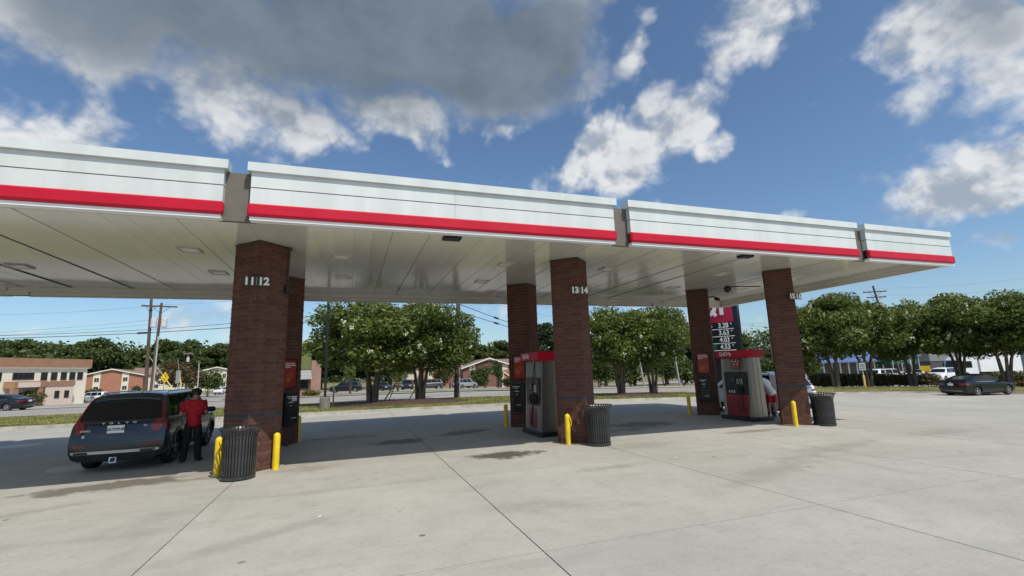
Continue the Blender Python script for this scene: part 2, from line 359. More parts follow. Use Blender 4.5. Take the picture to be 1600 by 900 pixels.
m_red = mat('red_band_enamel', (.50, .006, .028), .42, var=.06, scale=1.2, spec=.3)
m_taupe = mat('recess_taupe', (.135, .12, .10), .6, var=.08)
m_lens = mat('lamp_lens', (.82, .80, .74), .25, var=.04)
m_greyframe = mat('lamp_frame_grey', (.50, .48, .43), .4, var=.1)
m_black = mat('black_enamel', (.012, .012, .013), .38, var=.3, scale=12, spec=.5)
m_blackm = mat('matte_black_plastic', (.018, .018, .019), .6, var=.3, scale=8)
m_can = mat('slat_black_powder', (.03, .031, .033), .36, var=.3, scale=7, spec=.6, coat=.15)
m_yel = mat('bollard_yellow', (.78, .55, .012), .42, var=.1, scale=5, wear=.25, coat=.2)
m_steel = mat('brushed_steel', (.33, .30, .26), .36, 1.0, var=.08, scale=3, stretch=(14, 14, .6))
m_pwhite = mat('pump_panel_pale', (.25, .245, .23), .45, var=.06)
m_pred = mat('pump_panel_red', (.25, .004, .013), .35, var=.12, scale=2, coat=.3)
m_whitep = mat('white_print', (.82, .82, .80), .5, var=.03)
m_screen = mat('dark_screen', (.012, .016, .018), .12)
m_poster = mat('poster_red_print', (.40, .022, .014), .35, var=.2, scale=4)
m_posterd = mat('poster_orange_print', (.45, .13, .03), .35, var=.3, scale=9)
m_rubber = mat('rubber_hose', (.012, .012, .012), .55)
m_glass = mat('vehicle_glass', (.006, .008, .009), .04, var=.05, spec=.4)
m_tyre = mat('tyre_rubber', (.014, .014, .014), .8, var=.3, scale=10)
m_rim = mat('alloy_rim', (.62, .62, .63), .3, 1.0, var=.05)
m_rimd = mat('dark_alloy_rim', (.16, .16, .17), .35, 1.0, var=.05)
m_tail = mat('tail_lamp_red', (.20, .003, .008), .12, var=.15, scale=14, coat=.6)
m_chrome = mat('satin_chrome', (.66, .67, .68), .22, 1.0, var=.03)
m_silvertrim = mat('silver_skid_trim', (.50, .51, .52), .35, .6, var=.05)
m_pl = mat('plate_white', (.74, .76, .78), .4, var=.04)
m_headl = mat('head_lamp_clear', (.55, .57, .6), .1, var=.1, coat=.5)
def paint(name, c, metal=.35): return mat(name, c, .3, metal, var=.04, scale=2, coat=.55)
m_navy = paint('paint_deep_blue', (.016, .030, .046), .3); m_pblack = paint('paint_black', (.008, .009, .011), .2); m_pwhitec = paint('paint_white', (.78, .79, .80), 0.)
m_psilver = paint('paint_silver', (.50, .52, .54), .6); m_pgrey = paint('paint_grey', (.10, .11, .12), .5); m_pgreen = mat('paint_black_green', (.004, .007, .006), .22, 0, var=.04, coat=.12)
m_bark = mat('crape_bark', (.155, .12, .092), .8, var=.35, scale=3, stretch=(3, 3, .7), bump=.4, bscale=14)
m_barkd = mat('dark_bark', (.075, .06, .047), .9, var=.3, scale=2, stretch=(3, 3, .5))
m_pole = mat('weathered_pole_wood', (.095, .07, .052), .9, var=.3, scale=2, stretch=(5, 5, .4), bump=.3, bscale=20)
m_poleg = mat('galvanised_pole', (.46, .47, .46), .5, .4, var=.08)
m_trafo = mat('transformer_grey', (.55, .57, .58), .5, var=.08)
m_leaf = leaf_mat('crape_leaf', (.052, .088, .02), (.195, .22, .058), .36)
m_leaf2 = leaf_mat('oak_leaf', (.050, .080, .024), (.105, .135, .042), .3)
m_leaf3 = leaf_mat('young_leaf', (.10, .15, .03), (.17, .21, .05), .35)
m_leaf4 = leaf_mat('pine_needle', (.018, .034, .012), (.042, .060, .02), .15)
m_leafr = leaf_mat('red_brown_leaf', (.075, .045, .028), (.10, .09, .03), .25)
m_hedge = leaf_mat('hedge_leaf', (.12, .10, .05), (.21, .17, .08), .3)
m_bloom = mat('white_blossom', (.66, .67, .48), .7, var=.08)
m_cream = mat('cream_stucco', (.78, .73, .60), .85, var=.06, scale=.6, bump=.1)
m_tan = mat('tan_brown_metal', (.34, .19, .115), .55, var=.08, scale=1)
m_pinks = mat('pale_pink_stucco', (.68, .55, .47), .85, var=.05)
m_window = mat('building_window_glass', (.02, .024, .027), .08, spec=.7)
m_wframe = mat('window_frame_white', (.66, .65, .62), .5, var=.05)
m_wframed = mat('window_frame_dark', (.06, .045, .04), .5)
m_apt = brickwork_mat('apartment_brick', (.43, .165, .10), (.45, .33, .26)); m_apt2 = brickwork_mat('apartment_brick_dark', (.22, .095, .075), (.28, .2, .17)); m_shopbrick = brickwork_mat('shop_brick', (.36, .19, .155), (.42, .33, .3))
m_shing = mat('roof_shingle', (.20, .135, .115), .9, var=.22, scale=3, detail=8); m_shing2 = mat('roof_shingle_dark', (.12, .085, .08), .9, var=.22, scale=3, detail=8)
m_siding = mat('pale_siding', (.68, .63, .52), .7, var=.06); m_trimw = mat('eave_trim', (.74, .70, .60), .6, var=.05)
m_bluer = mat('blue_metal_roof', (.14, .21, .42), .45, var=.12, scale=1, stretch=(6, 1, 1)); m_trailer = mat('trailer_white', (.80, .81, .82), .4, var=.04, scale=1)
m_greenw = mat('shop_green_band', (.125, .145, .045), .7, var=.08); m_awn = mat('grey_awning', (.22, .23, .23), .6, var=.1)
m_greens = mat('dark_green_sheet', (.02, .13, .09), .6, var=.2, scale=1); m_dgrey = mat('charcoal_wall', (.07, .07, .075), .7, var=.15)
m_signy = mat('sign_yellow', (.82, .55, .01), .5, var=.04); m_signred = mat('sign_red_face', (.44, .012, .05), .4, var=.04); m_signblk = mat('sign_black_face', (.012, .014, .02), .35)
m_signgrn = mat('sign_green_face', (.012, .11, .055), .4); m_orange = mat('marker_orange', (.70, .36, .25), .6); m_guy = mat('guy_guard_yellow', (.68, .50, .10), .6)
m_skin = mat('skin', (.42, .25, .18), .55, var=.06); m_redcloth = mat('red_cloth', (.46, .010, .022), .85, var=.18, scale=9, bump=1.0, bscale=9); m_blackcloth = mat('black_cloth', (.012, .012, .014), .9, var=.3, scale=14, bump=1.0, bscale=9)
m_whitecloth = mat('white_cloth', (.86, .87, .90), .85, var=.06, scale=9, bump=.8, bscale=9); m_hair = mat('dark_hair', (.02, .015, .012), .6); m_shoe = mat('pale_shoe', (.6, .6, .6), .6)
m_silk = mat('painted_bar', (.60, .58, .5), .5)
# ================================================================== the ground
def sheet(name, poly_rows, dz, material, parent=None, kind='structure'):
    """poly_rows: list of (x, ynear, yfar); draped over the ground"""
    pts = [[(x, ya+(yb-ya)*t/12, zg(x, ya+(yb-ya)*t/12)+dz) for t in range(13)] for x, ya, yb in poly_rows]
    return MB().grid(pts).build(name, material, parent, kind)
xs = lambda a, b, n: [a+(b-a)*i/n for i in range(n+1)]
def kerbline(x):                                        # forecourt edge, towards the street
    return float(np.interp(x, (-60, -14, -2, 8, 18, 26, 60), (32.0, 28.3, 26.9, 25.9, 25.5, 25.5, 25.5)))
def street_near(x): return 35.7-.13*x if x < 20 else 33.1-.02*(x-20)
def street_far(x): return 50.9-.14*x if x < 20 else 48.1-.04*(x-20)
g = []
for x in [-1500, -600, -300, -150, -80, -40, -20, 0, 12, 20, 30, 45, 57, 80, 150, 300, 600, 1500]:
    g.append([(x, y, zg(x, y)-.07) for y in [-400, -100, -30, 0, 20, 40, 50, 60, 75, 90, 105, 150, 300, 700, 2500]])
MB().grid(g).build('ground', m_dry, None, 'structure')
sheet('street', [(x, street_near(x), street_far(x)) for x in xs(-220, 20, 24)+xs(26, 260, 24)], -.02, m_asph)
# forecourt of cast slabs with open joints
lot = MB().grid([[(x, y, zg(x, y)-.03) for y in xs(-18, 33, 12)] for x in xs(-62, 48, 40)]).build('forecourt', m_joint, None, 'structure')
SX, SY, GAP = 4.1, 4.03, .015
for i in range(-13, 13):
    for j in range(-5, 8):
        x0, y0 = -2.05+SX*i, 1.10+SY*j; x1, y1 = x0+SX, y0+SY
        if y0 > kerbline(x0)+2 or x0 > 46.5: continue
        P = [(x0+GAP/2, y0+GAP/2), (x1-GAP/2, y0+GAP/2), (x1-GAP/2, y1-GAP/2), (x0+GAP/2, y1-GAP/2)]
        vs = [(x, y, zg(x, y)) for x, y in P]+[(x, y, zg(x, y)-.025) for x, y in P]
        MB().add(vs, [(0, 1, 2, 3), (0, 4, 5, 1), (1, 5, 6, 2), (2, 6, 7, 3), (3, 7, 4, 0)]).build('slab', m_conc, lot)
# verge with kerb, street side
vx = xs(-62, 26, 44)
def berm(x, y):
    return .12+.04*math.exp(-((x-3)/5)**2)*max(0, 1-abs(y-31)/4)+.05*math.exp(-((x-18.5)/4)**2)*max(0, 1-abs(y-30)/4)
pts = []
for x in vx:
    a, b = kerbline(x)+.17, street_near(x)-.17
    pts.append([(x, a+(b-a)*t/12, zg(x, a)+berm(x, a+(b-a)*t/12)) for t in range(13)])
verge = MB().grid(pts).build('verge', m_grass, None, 'structure')
kb = MB()
for f, s in ((kerbline, 1), (street_near, -1)):
    for x in range(-62, 26, 2):
        y0, y1 = f(x), f(x+2)
        z0, z1 = zg(x, y0), zg(x+2, y1); q = MB()
        e = .006
        vs = [(x+e, y0, z0-.05), (x+2-e, y1, z1-.05), (x+2-e, y1+.18*s, z1-.05), (x+e, y0+.18*s, z0-.05), (x+e, y0+.02*s, z0+.14), (x+2-e, y1+.02*s, z1+.14), (x+2-e, y1+.18*s, z1+.14), (x+e, y0+.18*s, z0+.14)]
        q.add(vs, [(3, 2, 1, 0), (4, 5, 6, 7), (0, 1, 5, 4), (1, 2, 6, 5), (2, 3, 7, 6), (3, 0, 4, 7)])
        q.build('kerb_stone', m_kerb, verge)
# end of the verge and the verge on the east side
east_edge = [(32.5, 27.2), (36, 26.4), (40, 25.0), (43, 22.6), (44.8, 19.5), (45.8, 15), (46.4, 8), (46.8, -4), (47, -18)]
def east_pt(k, t):
    (x, y) = east_edge[k]; a = Vector((x, y)); o = [Vector((33.5, 33.4)), Vector((38, 33.4)), Vector((43, 33.4)), Vector((50, 33.2)), Vector((58, 32)), Vector((60, 22)), Vector((60, 10)), Vector((60, -4)), Vector((60, -18))][k]
    return a.lerp(o, t)
pts = []; 
for k in range(len(east_edge)):
    row = []
    for t in [.02, .08, .16, .25, .35, .45, .6, .8, 1]:
        p = east_pt(k, t); row.append((p.x, p.y, zg(p.x, p.y)+.13+.28*math.sin(min(1, t*1.6)*math.pi)**1))
    pts.append(row)
everge = MB().grid(pts).build('verge', m_grass, None, 'structure')
for (a, b) in zip(east_edge, east_edge[1:]):
    A, B = Vector(a), Vector(b); L = (B-A).length; n = max(1, int(L/2)); d = (B-A)/L; nrm = Vector((-d.y, d.x)); nrm = nrm if nrm.dot(Vector((50, 30))-A) > 0 else -nrm
    for i in range(n):
        p, q = A+d*(L*i/n+.006), A+d*(L*(i+1)/n-.006); c = [p, q, q+nrm*.18, p+nrm*.18]
        MB().add([(v.x, v.y, zg(v.x, v.y)-.05) for v in c]+[(v.x+(nrm.x*.02 if k < 2 else 0), v.y+(nrm.y*.02 if k < 2 else 0), zg(v.x, v.y)+.14) for k, v in enumerate(c)],
                 [(3, 2, 1, 0), (4, 5, 6, 7), (0, 1, 5, 4), (1, 2, 6, 5), (2, 3, 7, 6), (3, 0, 4, 7)]).build('kerb_stone', m_kerb, everge)
# grass blades on the verges
def blades(name, fn, n, h=.055):
    v = np.zeros((n*3, 3)); 
    for i in range(n):
        x, y, z = fn(); a = random.random()*6.28; w = .022; l = h*random.uniform(.5, 1.3); lx, ly = random.gauss(0, .04), random.gauss(0, .04)
        v[i*3] = (x-w*math.cos(a), y-w*math.sin(a), z-.01); v[i*3+1] = (x+w*math.cos(a), y+w*math.sin(a), z-.01); v[i*3+2] = (x+lx, y+ly, z+l)
    me = bpy.data.meshes.new(name); me.vertices.add(n*3); me.vertices.foreach_set('co', v.ravel()); me.loops.add(n*3); me.polygons.add(n)
    me.loops.foreach_set('vertex_index', np.arange(n*3)); me.polygons.foreach_set('loop_start', np.arange(0, n*3, 3)); me.polygons.foreach_set('loop_total', np.full(n, 3))
    me.materials.append(m_blade); me.update(); me.validate(); return link(name, me, None, 'stuff')
def on_verge():
    x = random.uniform(-24, 26); t = random.random(); a, b = kerbline(x)+.2, street_near(x)-.2; y = a+(b-a)*t; return x, y, zg(x, a)+berm(x, y)
blades('grass', on_verge, 70000)
def on_east():
    k = random.randint(0, 5); t = random.uniform(.03, .5); f = random.random(); p = east_pt(k, t).lerp(east_pt(k+1, t), f)
    return p.x, p.y, zg(p.x, p.y)+.13+.28*math.sin(min(1, t*1.6)*math.pi)-.02
blades('grass', on_east, 22000)
# mulch beds under the trees of the verge
def bed(cx, cy, rx, ry, h):
    pts = []
    for i in range(9):
        t = i/8; row = []
        for k in range(29):
            a = 2*math.pi*k/28; w = 1+.10*math.sin(3*a+cx)+.07*math.sin(5*a); x, y = cx+rx*w*t*math.cos(a), cy+ry*w*t*math.sin(a)
            row.append((x, y, zg(x, kerbline(x))+berm(x, y)+h*(1-t**2)-.02*t+.02+random.uniform(-.012, .012)))
        pts.append(row)
    return MB().grid(pts).build('mulch', m_mulch, None, 'stuff')
bed(3.1, 31.0, 4.6, 2.3, .16); bed(19.6, 29.6, 3.4, 1.5, .12)
# paint on the street
for x in range(-64, 60, 9):
    for off in (.30, .70):
        y = lambda q: street_near(q)+(street_far(q)-street_near(q))*off
        MB().grid([[(q, y(q)-.06, zg(q, y(q))-.012), (q, y(q)+.06, zg(q, y(q))-.012)] for q in (x, x+1.5, x+3)]).build('lane_dash', m_white_line, None, 'structure')
for o in (-.18, .06):
    sheet('centre_line', [(x, (street_near(x)+street_far(x))/2+o, (street_near(x)+street_far(x))/2+o+.12) for x in xs(-90, 20, 22)+xs(24, 90, 14)], -.012, m_yellow_line)
sheet('sidewalk', [(x, street_far(x)+.3, street_far(x)+2.3) for x in xs(-220, 20, 24)+xs(26, 160, 14)], .06, m_walk)
far_kerb = sheet('kerb', [(x, street_far(x), street_far(x)+.28) for x in xs(-220, 20, 24)+xs(26, 160, 14)], .07, m_kerb)
sheet('parking_lot', [(x, street_far(x)+2.32, 130) for x in xs(-140, -22, 12)], -.02, m_farlot)
sheet('side_street', [(x, street_far(x)+2.32, 190) for x in xs(-20.5, -11.5, 4)], -.02, m_asph)
sheet('lawn', [(x, street_far(x)+2.32, 62+.5*abs(x)) for x in xs(-11, 20, 10)], .0, m_grass)
sheet('driveway', [(x, 64, 100) for x in xs(-11, 44, 12)], .015, m_farlot)
sheet('truck_yard', [(x, 24, 110) for x in xs(61, 190, 14)], -.01, m_farlot)
sheet('cross_street', [(x, -60, 24-.02*(x-61)) for x in xs(61, 190, 14)], -.015, m_asph)
# pale lids of the tank access pits, red paint mark at the kerb
for n_, (u, v, r) in enumerate(((30, 697, .62), (128, 730, .62))):
    p = on(u, v)
    o = MB().lathe([(r, -.01), (r, .006), (r-.02, .010), (.001, .010)], 32, (0, 0, 0)).build('tank_lid', m_walk, loc=(p.x, p.y, p.z))
    tag(o, ('pale round lid flush in the concrete at the far left edge', 'pale round lid in the concrete under the dark blue SUV')[n_], 'pit lid', 'tank access lids in the forecourt')
p = on(25, 668); MB().bbox(-1.9, 1.9, -.12, .12, .001, .006).build('painted_kerb_mark', m_red_mark, None, 'structure', loc=(p.x, p.y-.35, p.z), rot=(0, 0, -.1))

# ================================================================== the canopy
X0, DX, YC, DY, Q = -1.979, 7.917, 12.02, 3.966, .58
ZS, YF, YB, ZT, ZB, XR, XL = 5.014, 9.02, 19.0, 5.814, 4.739, 17.89, -25.8
canopy = thing('fuel_canopy', 'long flat fuel canopy with white fascia and red stripe on brick columns', 'canopy', ((XL+XR)/2, 14, 0))
def cp(mb, name, m, **k):
    o = mb.build(name, m, canopy, **k); o.matrix_parent_inverse = Matrix.Translation((-(XL+XR)/2, -14, 0)); return o
PAN = .406; pan_me = {}
n = int((XR-XL-.5)/PAN); px0 = XL+.25
pm = MB(); w = PAN/2
pm.add([(x, y, z) for y in (YF+.28, YB-.28) for x, z in ((-w+.0002, .005), (-w+.0012, .001), (-w+.004, 0), (w-.004, 0), (w-.0012, .001), (w-.0002, .005))],
       [(i, i+1, i+7, i+6) for i in range(5)])
pan_mesh = pm.mesh('soffit_pan', m_soffit)
for i in range(n):
    o = link('soffit_pan', pan_mesh, canopy); o.location = (px0+PAN*(i+.5)-(XL+XR)/2, -14, ZS+random.uniform(-.0006, .0006)); o.rotation_euler = (random.gauss(0, .0006), random.gauss(0, .0015), 0)
cp(MB().bbox(XL+.42, XR-.42, YF+.42, YB-.42, ZS+.05, ZT-.25), 'deck', m_taupe)
def fascia_run(a, b, y, sgn, axis='x', ends=(1, 1)):
    """one stretch of fascia from a to b; outer face at y, outside is sgn*(-1)"""
    def bx(u0, u1, o0, o1, z0, z1):                     # o: distance inwards from the outer face
        w0, w1 = sorted((y+sgn*o0, y+sgn*o1))
        return (u0, u1, w0, w1, z0, z1) if axis == 'x' else (w0, w1, u0, u1, z0, z1)
    cp(MB().bbox(*bx(a, b, 0, .30, ZT-.165, ZT)), 'coping', m_fascia)
    A, B = a+.06*ends[0], b-.06*ends[1]
    n = max(1, round((B-A)/3.7)); L = (B-A)/n
    for i in range(n):
        for z0, z1 in ((5.360, ZT-.1655), (5.048, 5.340)):
            cp(MB().bbox(*bx(A+L*i+(.0015 if i else 0), A+L*(i+1)-.0015, .06, .20, z0, z1)), 'fascia_panel', m_fascia)
    cp(MB().bbox(*bx(A+.02, B-.02, .09, .26, ZB+.002, ZT-.17)), 'backing_frame', m_black)
    # red band: bull-nosed, mitred ends
    prof = [(.055, 5.043), (.022, 5.035), (.0, 5.01), (.0, 4.845), (.018, 4.815), (.05, 4.802), (.10, 4.802), (.10, 5.043)]
    prof = [(y+sgn*o, z) for o, z in prof]
    mb = MB(); a2, b2 = a+.03*ends[0], b-.03*ends[1]
    rows = [[(t, p[0], p[1]) if axis == 'x' else (p[0], t, p[1]) for p in prof] for t in (a2+.03, b2-.03)]
    for e, t in ((0, a2), (1, b2)):
        c = [((t, y+sgn*(.03+.6*(p[0]-y)*sgn), 4.93+(p[1]-4.93)*.7) if axis == 'x' else (y+sgn*(.03+.6*(p[0]-y)*sgn), t, 4.93+(p[1]-4.93)*.7)) for p in prof]
        if e == 0: rows.insert(0, c)
        else: rows.append(c)
    m = len(prof); vs = [p for r in rows for p in r]
    mb.add(vs, [(i*m+k, i*m+(k+1) % m, (i+1)*m+(k+1) % m, (i+1)*m+k) for i in range(len(rows)-1) for k in range(m)]+[tuple(range(m)), tuple(range((len(rows)-1)*m, len(rows)*m))[::-1]])
    cp(mb, 'red_band', m_red)
    cp(MB().bbox(*bx(a+.07*ends[0], b-.07*ends[1], .06, .24, ZB, 4.800)), 'drip_trim', m_trim)
    # inner return seen from below: two steps
    cp(MB().bbox(*bx(a+.08*ends[0], b-.08*ends[1], .245, .29, ZB+.01, ZS+.06)), 'inner_return', m_soffit)
    cp(MB().bbox(*bx(a+.08*ends[0], b-.08*ends[1], .291, .40, ZB+.13, ZS+.06)), 'inner_ledge', m_soffit)
gaps = [X0-2*DX, X0-DX, X0, X0+DX, X0+2*DX]
def runs(x0, x1):
    e = [x0]+[v for g_ in gaps for v in (g_-.154, g_+.154)]+[x1]; return list(zip(e[::2], e[1::2]))
for k, (a, b) in enumerate(runs(XL, XR)):
    for y, sg in ((YF, 1), (YB, -1)): fascia_run(a, b, y, sg, 'x', (1, 1) if k < 5 else (1, 0))
for y, sg in ((YF, 1), (YB, -1)):
    for g_ in gaps:
        y0, y1 = sorted((y+sg*.20, y+sg*.30)); cp(MB().bbox(g_-.30, g_+.30, y0, y1, ZB+.001, ZT-.16), 'recess_panel', m_taupe); y0, y1 = sorted((y+sg*.305, y+sg*.35)); cp(MB().bbox(g_-.30, g_+.30, y0, y1, ZB+.012, ZS+.06), 'inner_return', m_soffit)
fascia_run(YF+.305, YB-.305, XR, -1, 'y', (0, 0))
fascia_run(YF+.305, YB-.305, XL, 1, 'y', (0, 0))
# recessed square lights
for x in [X0+DX*k+dx for k in range(-3, 3) for dx in (1.72, DX-1.68)]:
    for y in (12.70, 15.38):
        if x < XL+1 or x > XR-.8: continue
        fr = MB()
        for c, d in (((0, .2, 0), (.46, .05, .03)), ((0, -.2, 0), (.46, .05, .03)), ((.2, 0, 0), (.05, .35, .03)), ((-.2, 0, 0), (.05, .35, .03))): fr.box(c, d)
        o = fr.build('light_frame', m_greyframe, canopy, loc=(x-(XL+XR)/2, y-14, ZS-.012))
        MB().box((0, 0, .006), (.35, .35, .012)).build('lens', m_lens, o)
for x in (2.16, 10.78):
    o = MB().cbox((0, 0, 0), (.42, .26, .07), .012).build('soffit_vent', m_blackm, canopy, loc=(x-(XL+XR)/2, 10.30-14, ZS-.03))

# ================================================================== brick columns
SIDE = Q*math.sqrt(2); TB = .10; CH = .1016; NC = 50; ZB0 = ZS-.034-.1016*50
brick_me = {}
def brick_mesh(L, dark, ax):
    k = (round(L, 3), dark, ax)
    if k not in brick_me:
        d = (L-.002, TB, CH-.013) if ax == 0 else (TB, L-.002, CH-.013)
        brick_me[k] = MB().cbox((0, 0, 0), d, .004).mesh('brick', m_brickd if dark else m_brick)
    return brick_me[k]
EVEN, ODD = (.30, .30, .1003), (.1503, .30, .25)
def make_column(label, x, y):
    t = thing('brick_column', label, 'column', (x, y, 0), math.pi/4, 'brick columns carrying the fuel canopy')
    h = SIDE/2
    MB().bbox(-h+.009, h-.009, -h+.009, h-.009, -.1, ZS-.001).build('mortar_core', m_mortar, t)
    rest = MB(); rd = MB()
    for c in range(NC):
        z = ZB0+CH*(c+.5)
        for f in range(4):
            run = EVEN if (c % 2 == 0) else ODD; flip = c % 2
            s = -h if not flip else -h+TB+.0        # pin-wheel: each course starts at the other corner
            pos = s
            for L in run:
                m = pos+L/2
                dark = c == 12
                loc = {0: (m, -h+TB/2, z), 1: (h-TB/2, m, z), 2: (-m, h-TB/2, z), 3: (-h+TB/2, -m, z)}[f]
                ax = 0 if f in (0, 2) else 1
                j = (random.uniform(-.0025, .0025) if f in (1, 3) else 0, random.uniform(-.0025, .0025) if f in (0, 2) else 0, 0)
                loc = tuple(a+b for a, b in zip(loc, j))
                if f in (0, 3): link('brick', brick_mesh(L-.0, dark, ax), t, loc=loc)
                else: rest.box(loc, (L, TB, CH-.01) if ax == 0 else (TB, L, CH-.01), 1 if dark else 0)
                pos += L+.0099
    rest.build('brickwork', [m_brick, m_brickd], t, 'stuff')
    MB().bbox(-h-.012, h+.012, -h-.012, h+.012, ZB0+CH*NC+.002, ZS-.002).build('head_flashing', m_brickd, t)
    # low concrete pad of the island
    return t
cols = {}
names = {(0, 0): 'nearest brick column, numbered 11 12, beside a black bin', (1, 0): 'middle front brick column numbered 13 14', (2, 0): 'right front brick column numbered 15 16',
         (0, 1): 'rear brick column partly hidden behind the one numbered 11 12', (1, 1): 'rear brick column with a red poster left of pump 13', (2, 1): 'rear brick column with a red poster left of the pump for 15 and 16'}
for (k, r), lab in names.items(): cols[k, r] = make_column(lab, X0+DX*k, YC+DY*r)
# island pads
for k in range(3):
    pad = [(-.64, .25), (-.64, -.12), (-.34, -.62), (-.12, -.74), (.12, -.74), (.34, -.62), (.64, -.12), (.64, .25), (.55, 3.7), (.64, 3.9), (.3, 4.6), (-.3, 4.6), (-.64, 3.9), (-.55, 3.7)]
    P = [(X0+DX*k+a, YC+b) for a, b in pad]; n = len(P)
    MB().add([(x, y, zg(x, y)+.012) for x, y in P]+[(x, y, zg(x, y)-.02) for x, y in P], [tuple(range(n))]+[(i, (i+1) % n, n+(i+1) % n, n+i) for i in range(n)]).build('island_pad', m_conc, None, 'structure')
# number plates on the front corners
for k, (a, b) in enumerate((('11', '12'), ('13', '14'), ('15', '16'))):
    c = cols[k, 0]
    pl = MB().prism([(-.27, -.10), (.27, -.10), (.27, .06), (.18, .12), (-.18, .12), (-.27, .06)], 0, .03, 'y').build('number_plate', m_brickd, c)
    pl.location = (-SIDE/2-.02, -SIDE/2-.02, 4.06); pl.rotation_euler = (0, 0, -math.pi/4)
    MB().bbox(-.002, .002, -.004, 0, -.09, .09).build('divider', m_whitep, pl)
    for s, tx in ((-.14, a), (.14, b)):
        o = link('numeral', text_mesh(tx, .235, .004, bold=.042, mat_=m_whitep, space=.97), pl, loc=(s, -.004, -.006), rot=(math.pi/2, 0, 0))
# conduit and junction box on the nearest column
cd = MB().tube([(SIDE/2-.06, -SIDE/2-.03, 4.98), (SIDE/2-.06, -SIDE/2-.03, 4.05)], .012, 8); cd.lathe([(.07, 4.93), (.07, 4.96), (.02, 4.965)], 16, (SIDE/2-.06, -SIDE/2-.05, 0))
cd.build('conduit', m_brickd, cols[0, 0]); MB().cbox((SIDE/2-.06, -SIDE/2-.05, 3.98), (.15, .10, .2), .02).build('call_box', m_blackm, cols[0, 0])
# ================================================================== posters and black boxes on the rear columns
def wall_item(k, face):
    """frame of a rear column's face: origin on the face, y outwards"""
    h = SIDE/2; x, y = X0+DX*k, YC+DY
    ang = math.pi/4+(0 if face == 'right' else -math.pi/2)      # outward normal of the faces: (-y) or (-x) in column space
    n = Vector((math.sin(ang), -math.cos(ang), 0)); p = Vector((x, y, 0))+n*(h+.006)
    return p, ang
def poster(k, face, label):
    p, a = wall_item(k, face); t = thing('wall_poster', label, 'poster', (p.x, p.y, 2.06+zg(p.x, p.y)), a, 'red posters on the rear columns')
    f = MB()
    for c, d in (((0, -.02, .41), (.50, .04, .04)), ((0, -.02, -.41), (.50, .04, .04)), ((-.23, -.02, 0), (.04, .04, .78)), ((.23, -.02, 0), (.04, .04, .78))): f.box(c, d)
    f.build('frame', m_blackm, t); MB().box((0, -.012, 0), (.42, .02, .78)).build('sheet', m_poster, t)
    for z, w in ((.30, .34), (.245, .36), (.19, .22)):
        for q in range(int(w/.045)): MB().box((-.18+q*.047+.02, -.0235, z), (.036, .002, .034)).build('print_mark', m_whitep, t)
    mb = MB()
    for q in range(4):
        r = .07+.035*q; mb.tube([(.02+r*.8*math.cos(u)-.03, -.024, -.13+r*math.sin(u)*1.0) for u in [i*.42 for i in range(9)]], .009, 5)
    mb.lathe([(.085, -.0235), (.085, -.0225)], 18, (-.04, 0, -.18), axis='y'); mb.build('printed_picture', m_posterd, t)
    return t
def black_box(k, face, label, card=False):
    p, a = wall_item(k, face); t = thing('dispenser_box', label, 'dispenser', (p.x, p.y, 1.03+zg(p.x, p.y)), a, 'black boxes on the rear columns')
    MB().cbox((0, -.09, 0), (.43, .18, .93), .02).build('housing', m_blackm, t)
    MB().cbox((0, -.20, -.16), (.36, .05, .42), .02).build('tray', m_black, t)
    for z, w in ((.36, .26), (.31, .13), (.20, .16), (.10, .05)): MB().box((-.07+.02*(z < .3), -.1815, z), (w, .003, .022)).build('print_bar', m_whitep, t)
    MB().box((.03, -.2265, -.25), (.16, .003, .016)).build('print_bar', m_whitep, t)
    if card: MB().box((.06, -.184, .30), (.17, .004, .15)).build('card', m_pl, t)
    return t
poster(1, 'left', 'red poster on the rear column left of pump 13'); black_box(1, 'left', 'black dispenser box under the red poster left of pump 13')
poster(2, 'left', 'red poster on the rear column in front of the price sign'); black_box(2, 'left', 'black dispenser box under the red poster in front of the price sign')
poster(0, 'right', 'red poster glimpsed behind the nearest brick column'); bb = black_box(0, 'right', 'black box with a white card and hanging hose behind the nearest brick column', True)
MB().tube([(.02, -.19, -.40), (.05, -.24, -.62), (.02, -.24, -.85), (-.14, -.26, -1.0), (-.3, -.3, -.99)], .014, 8).build('hose', m_rubber, bb)

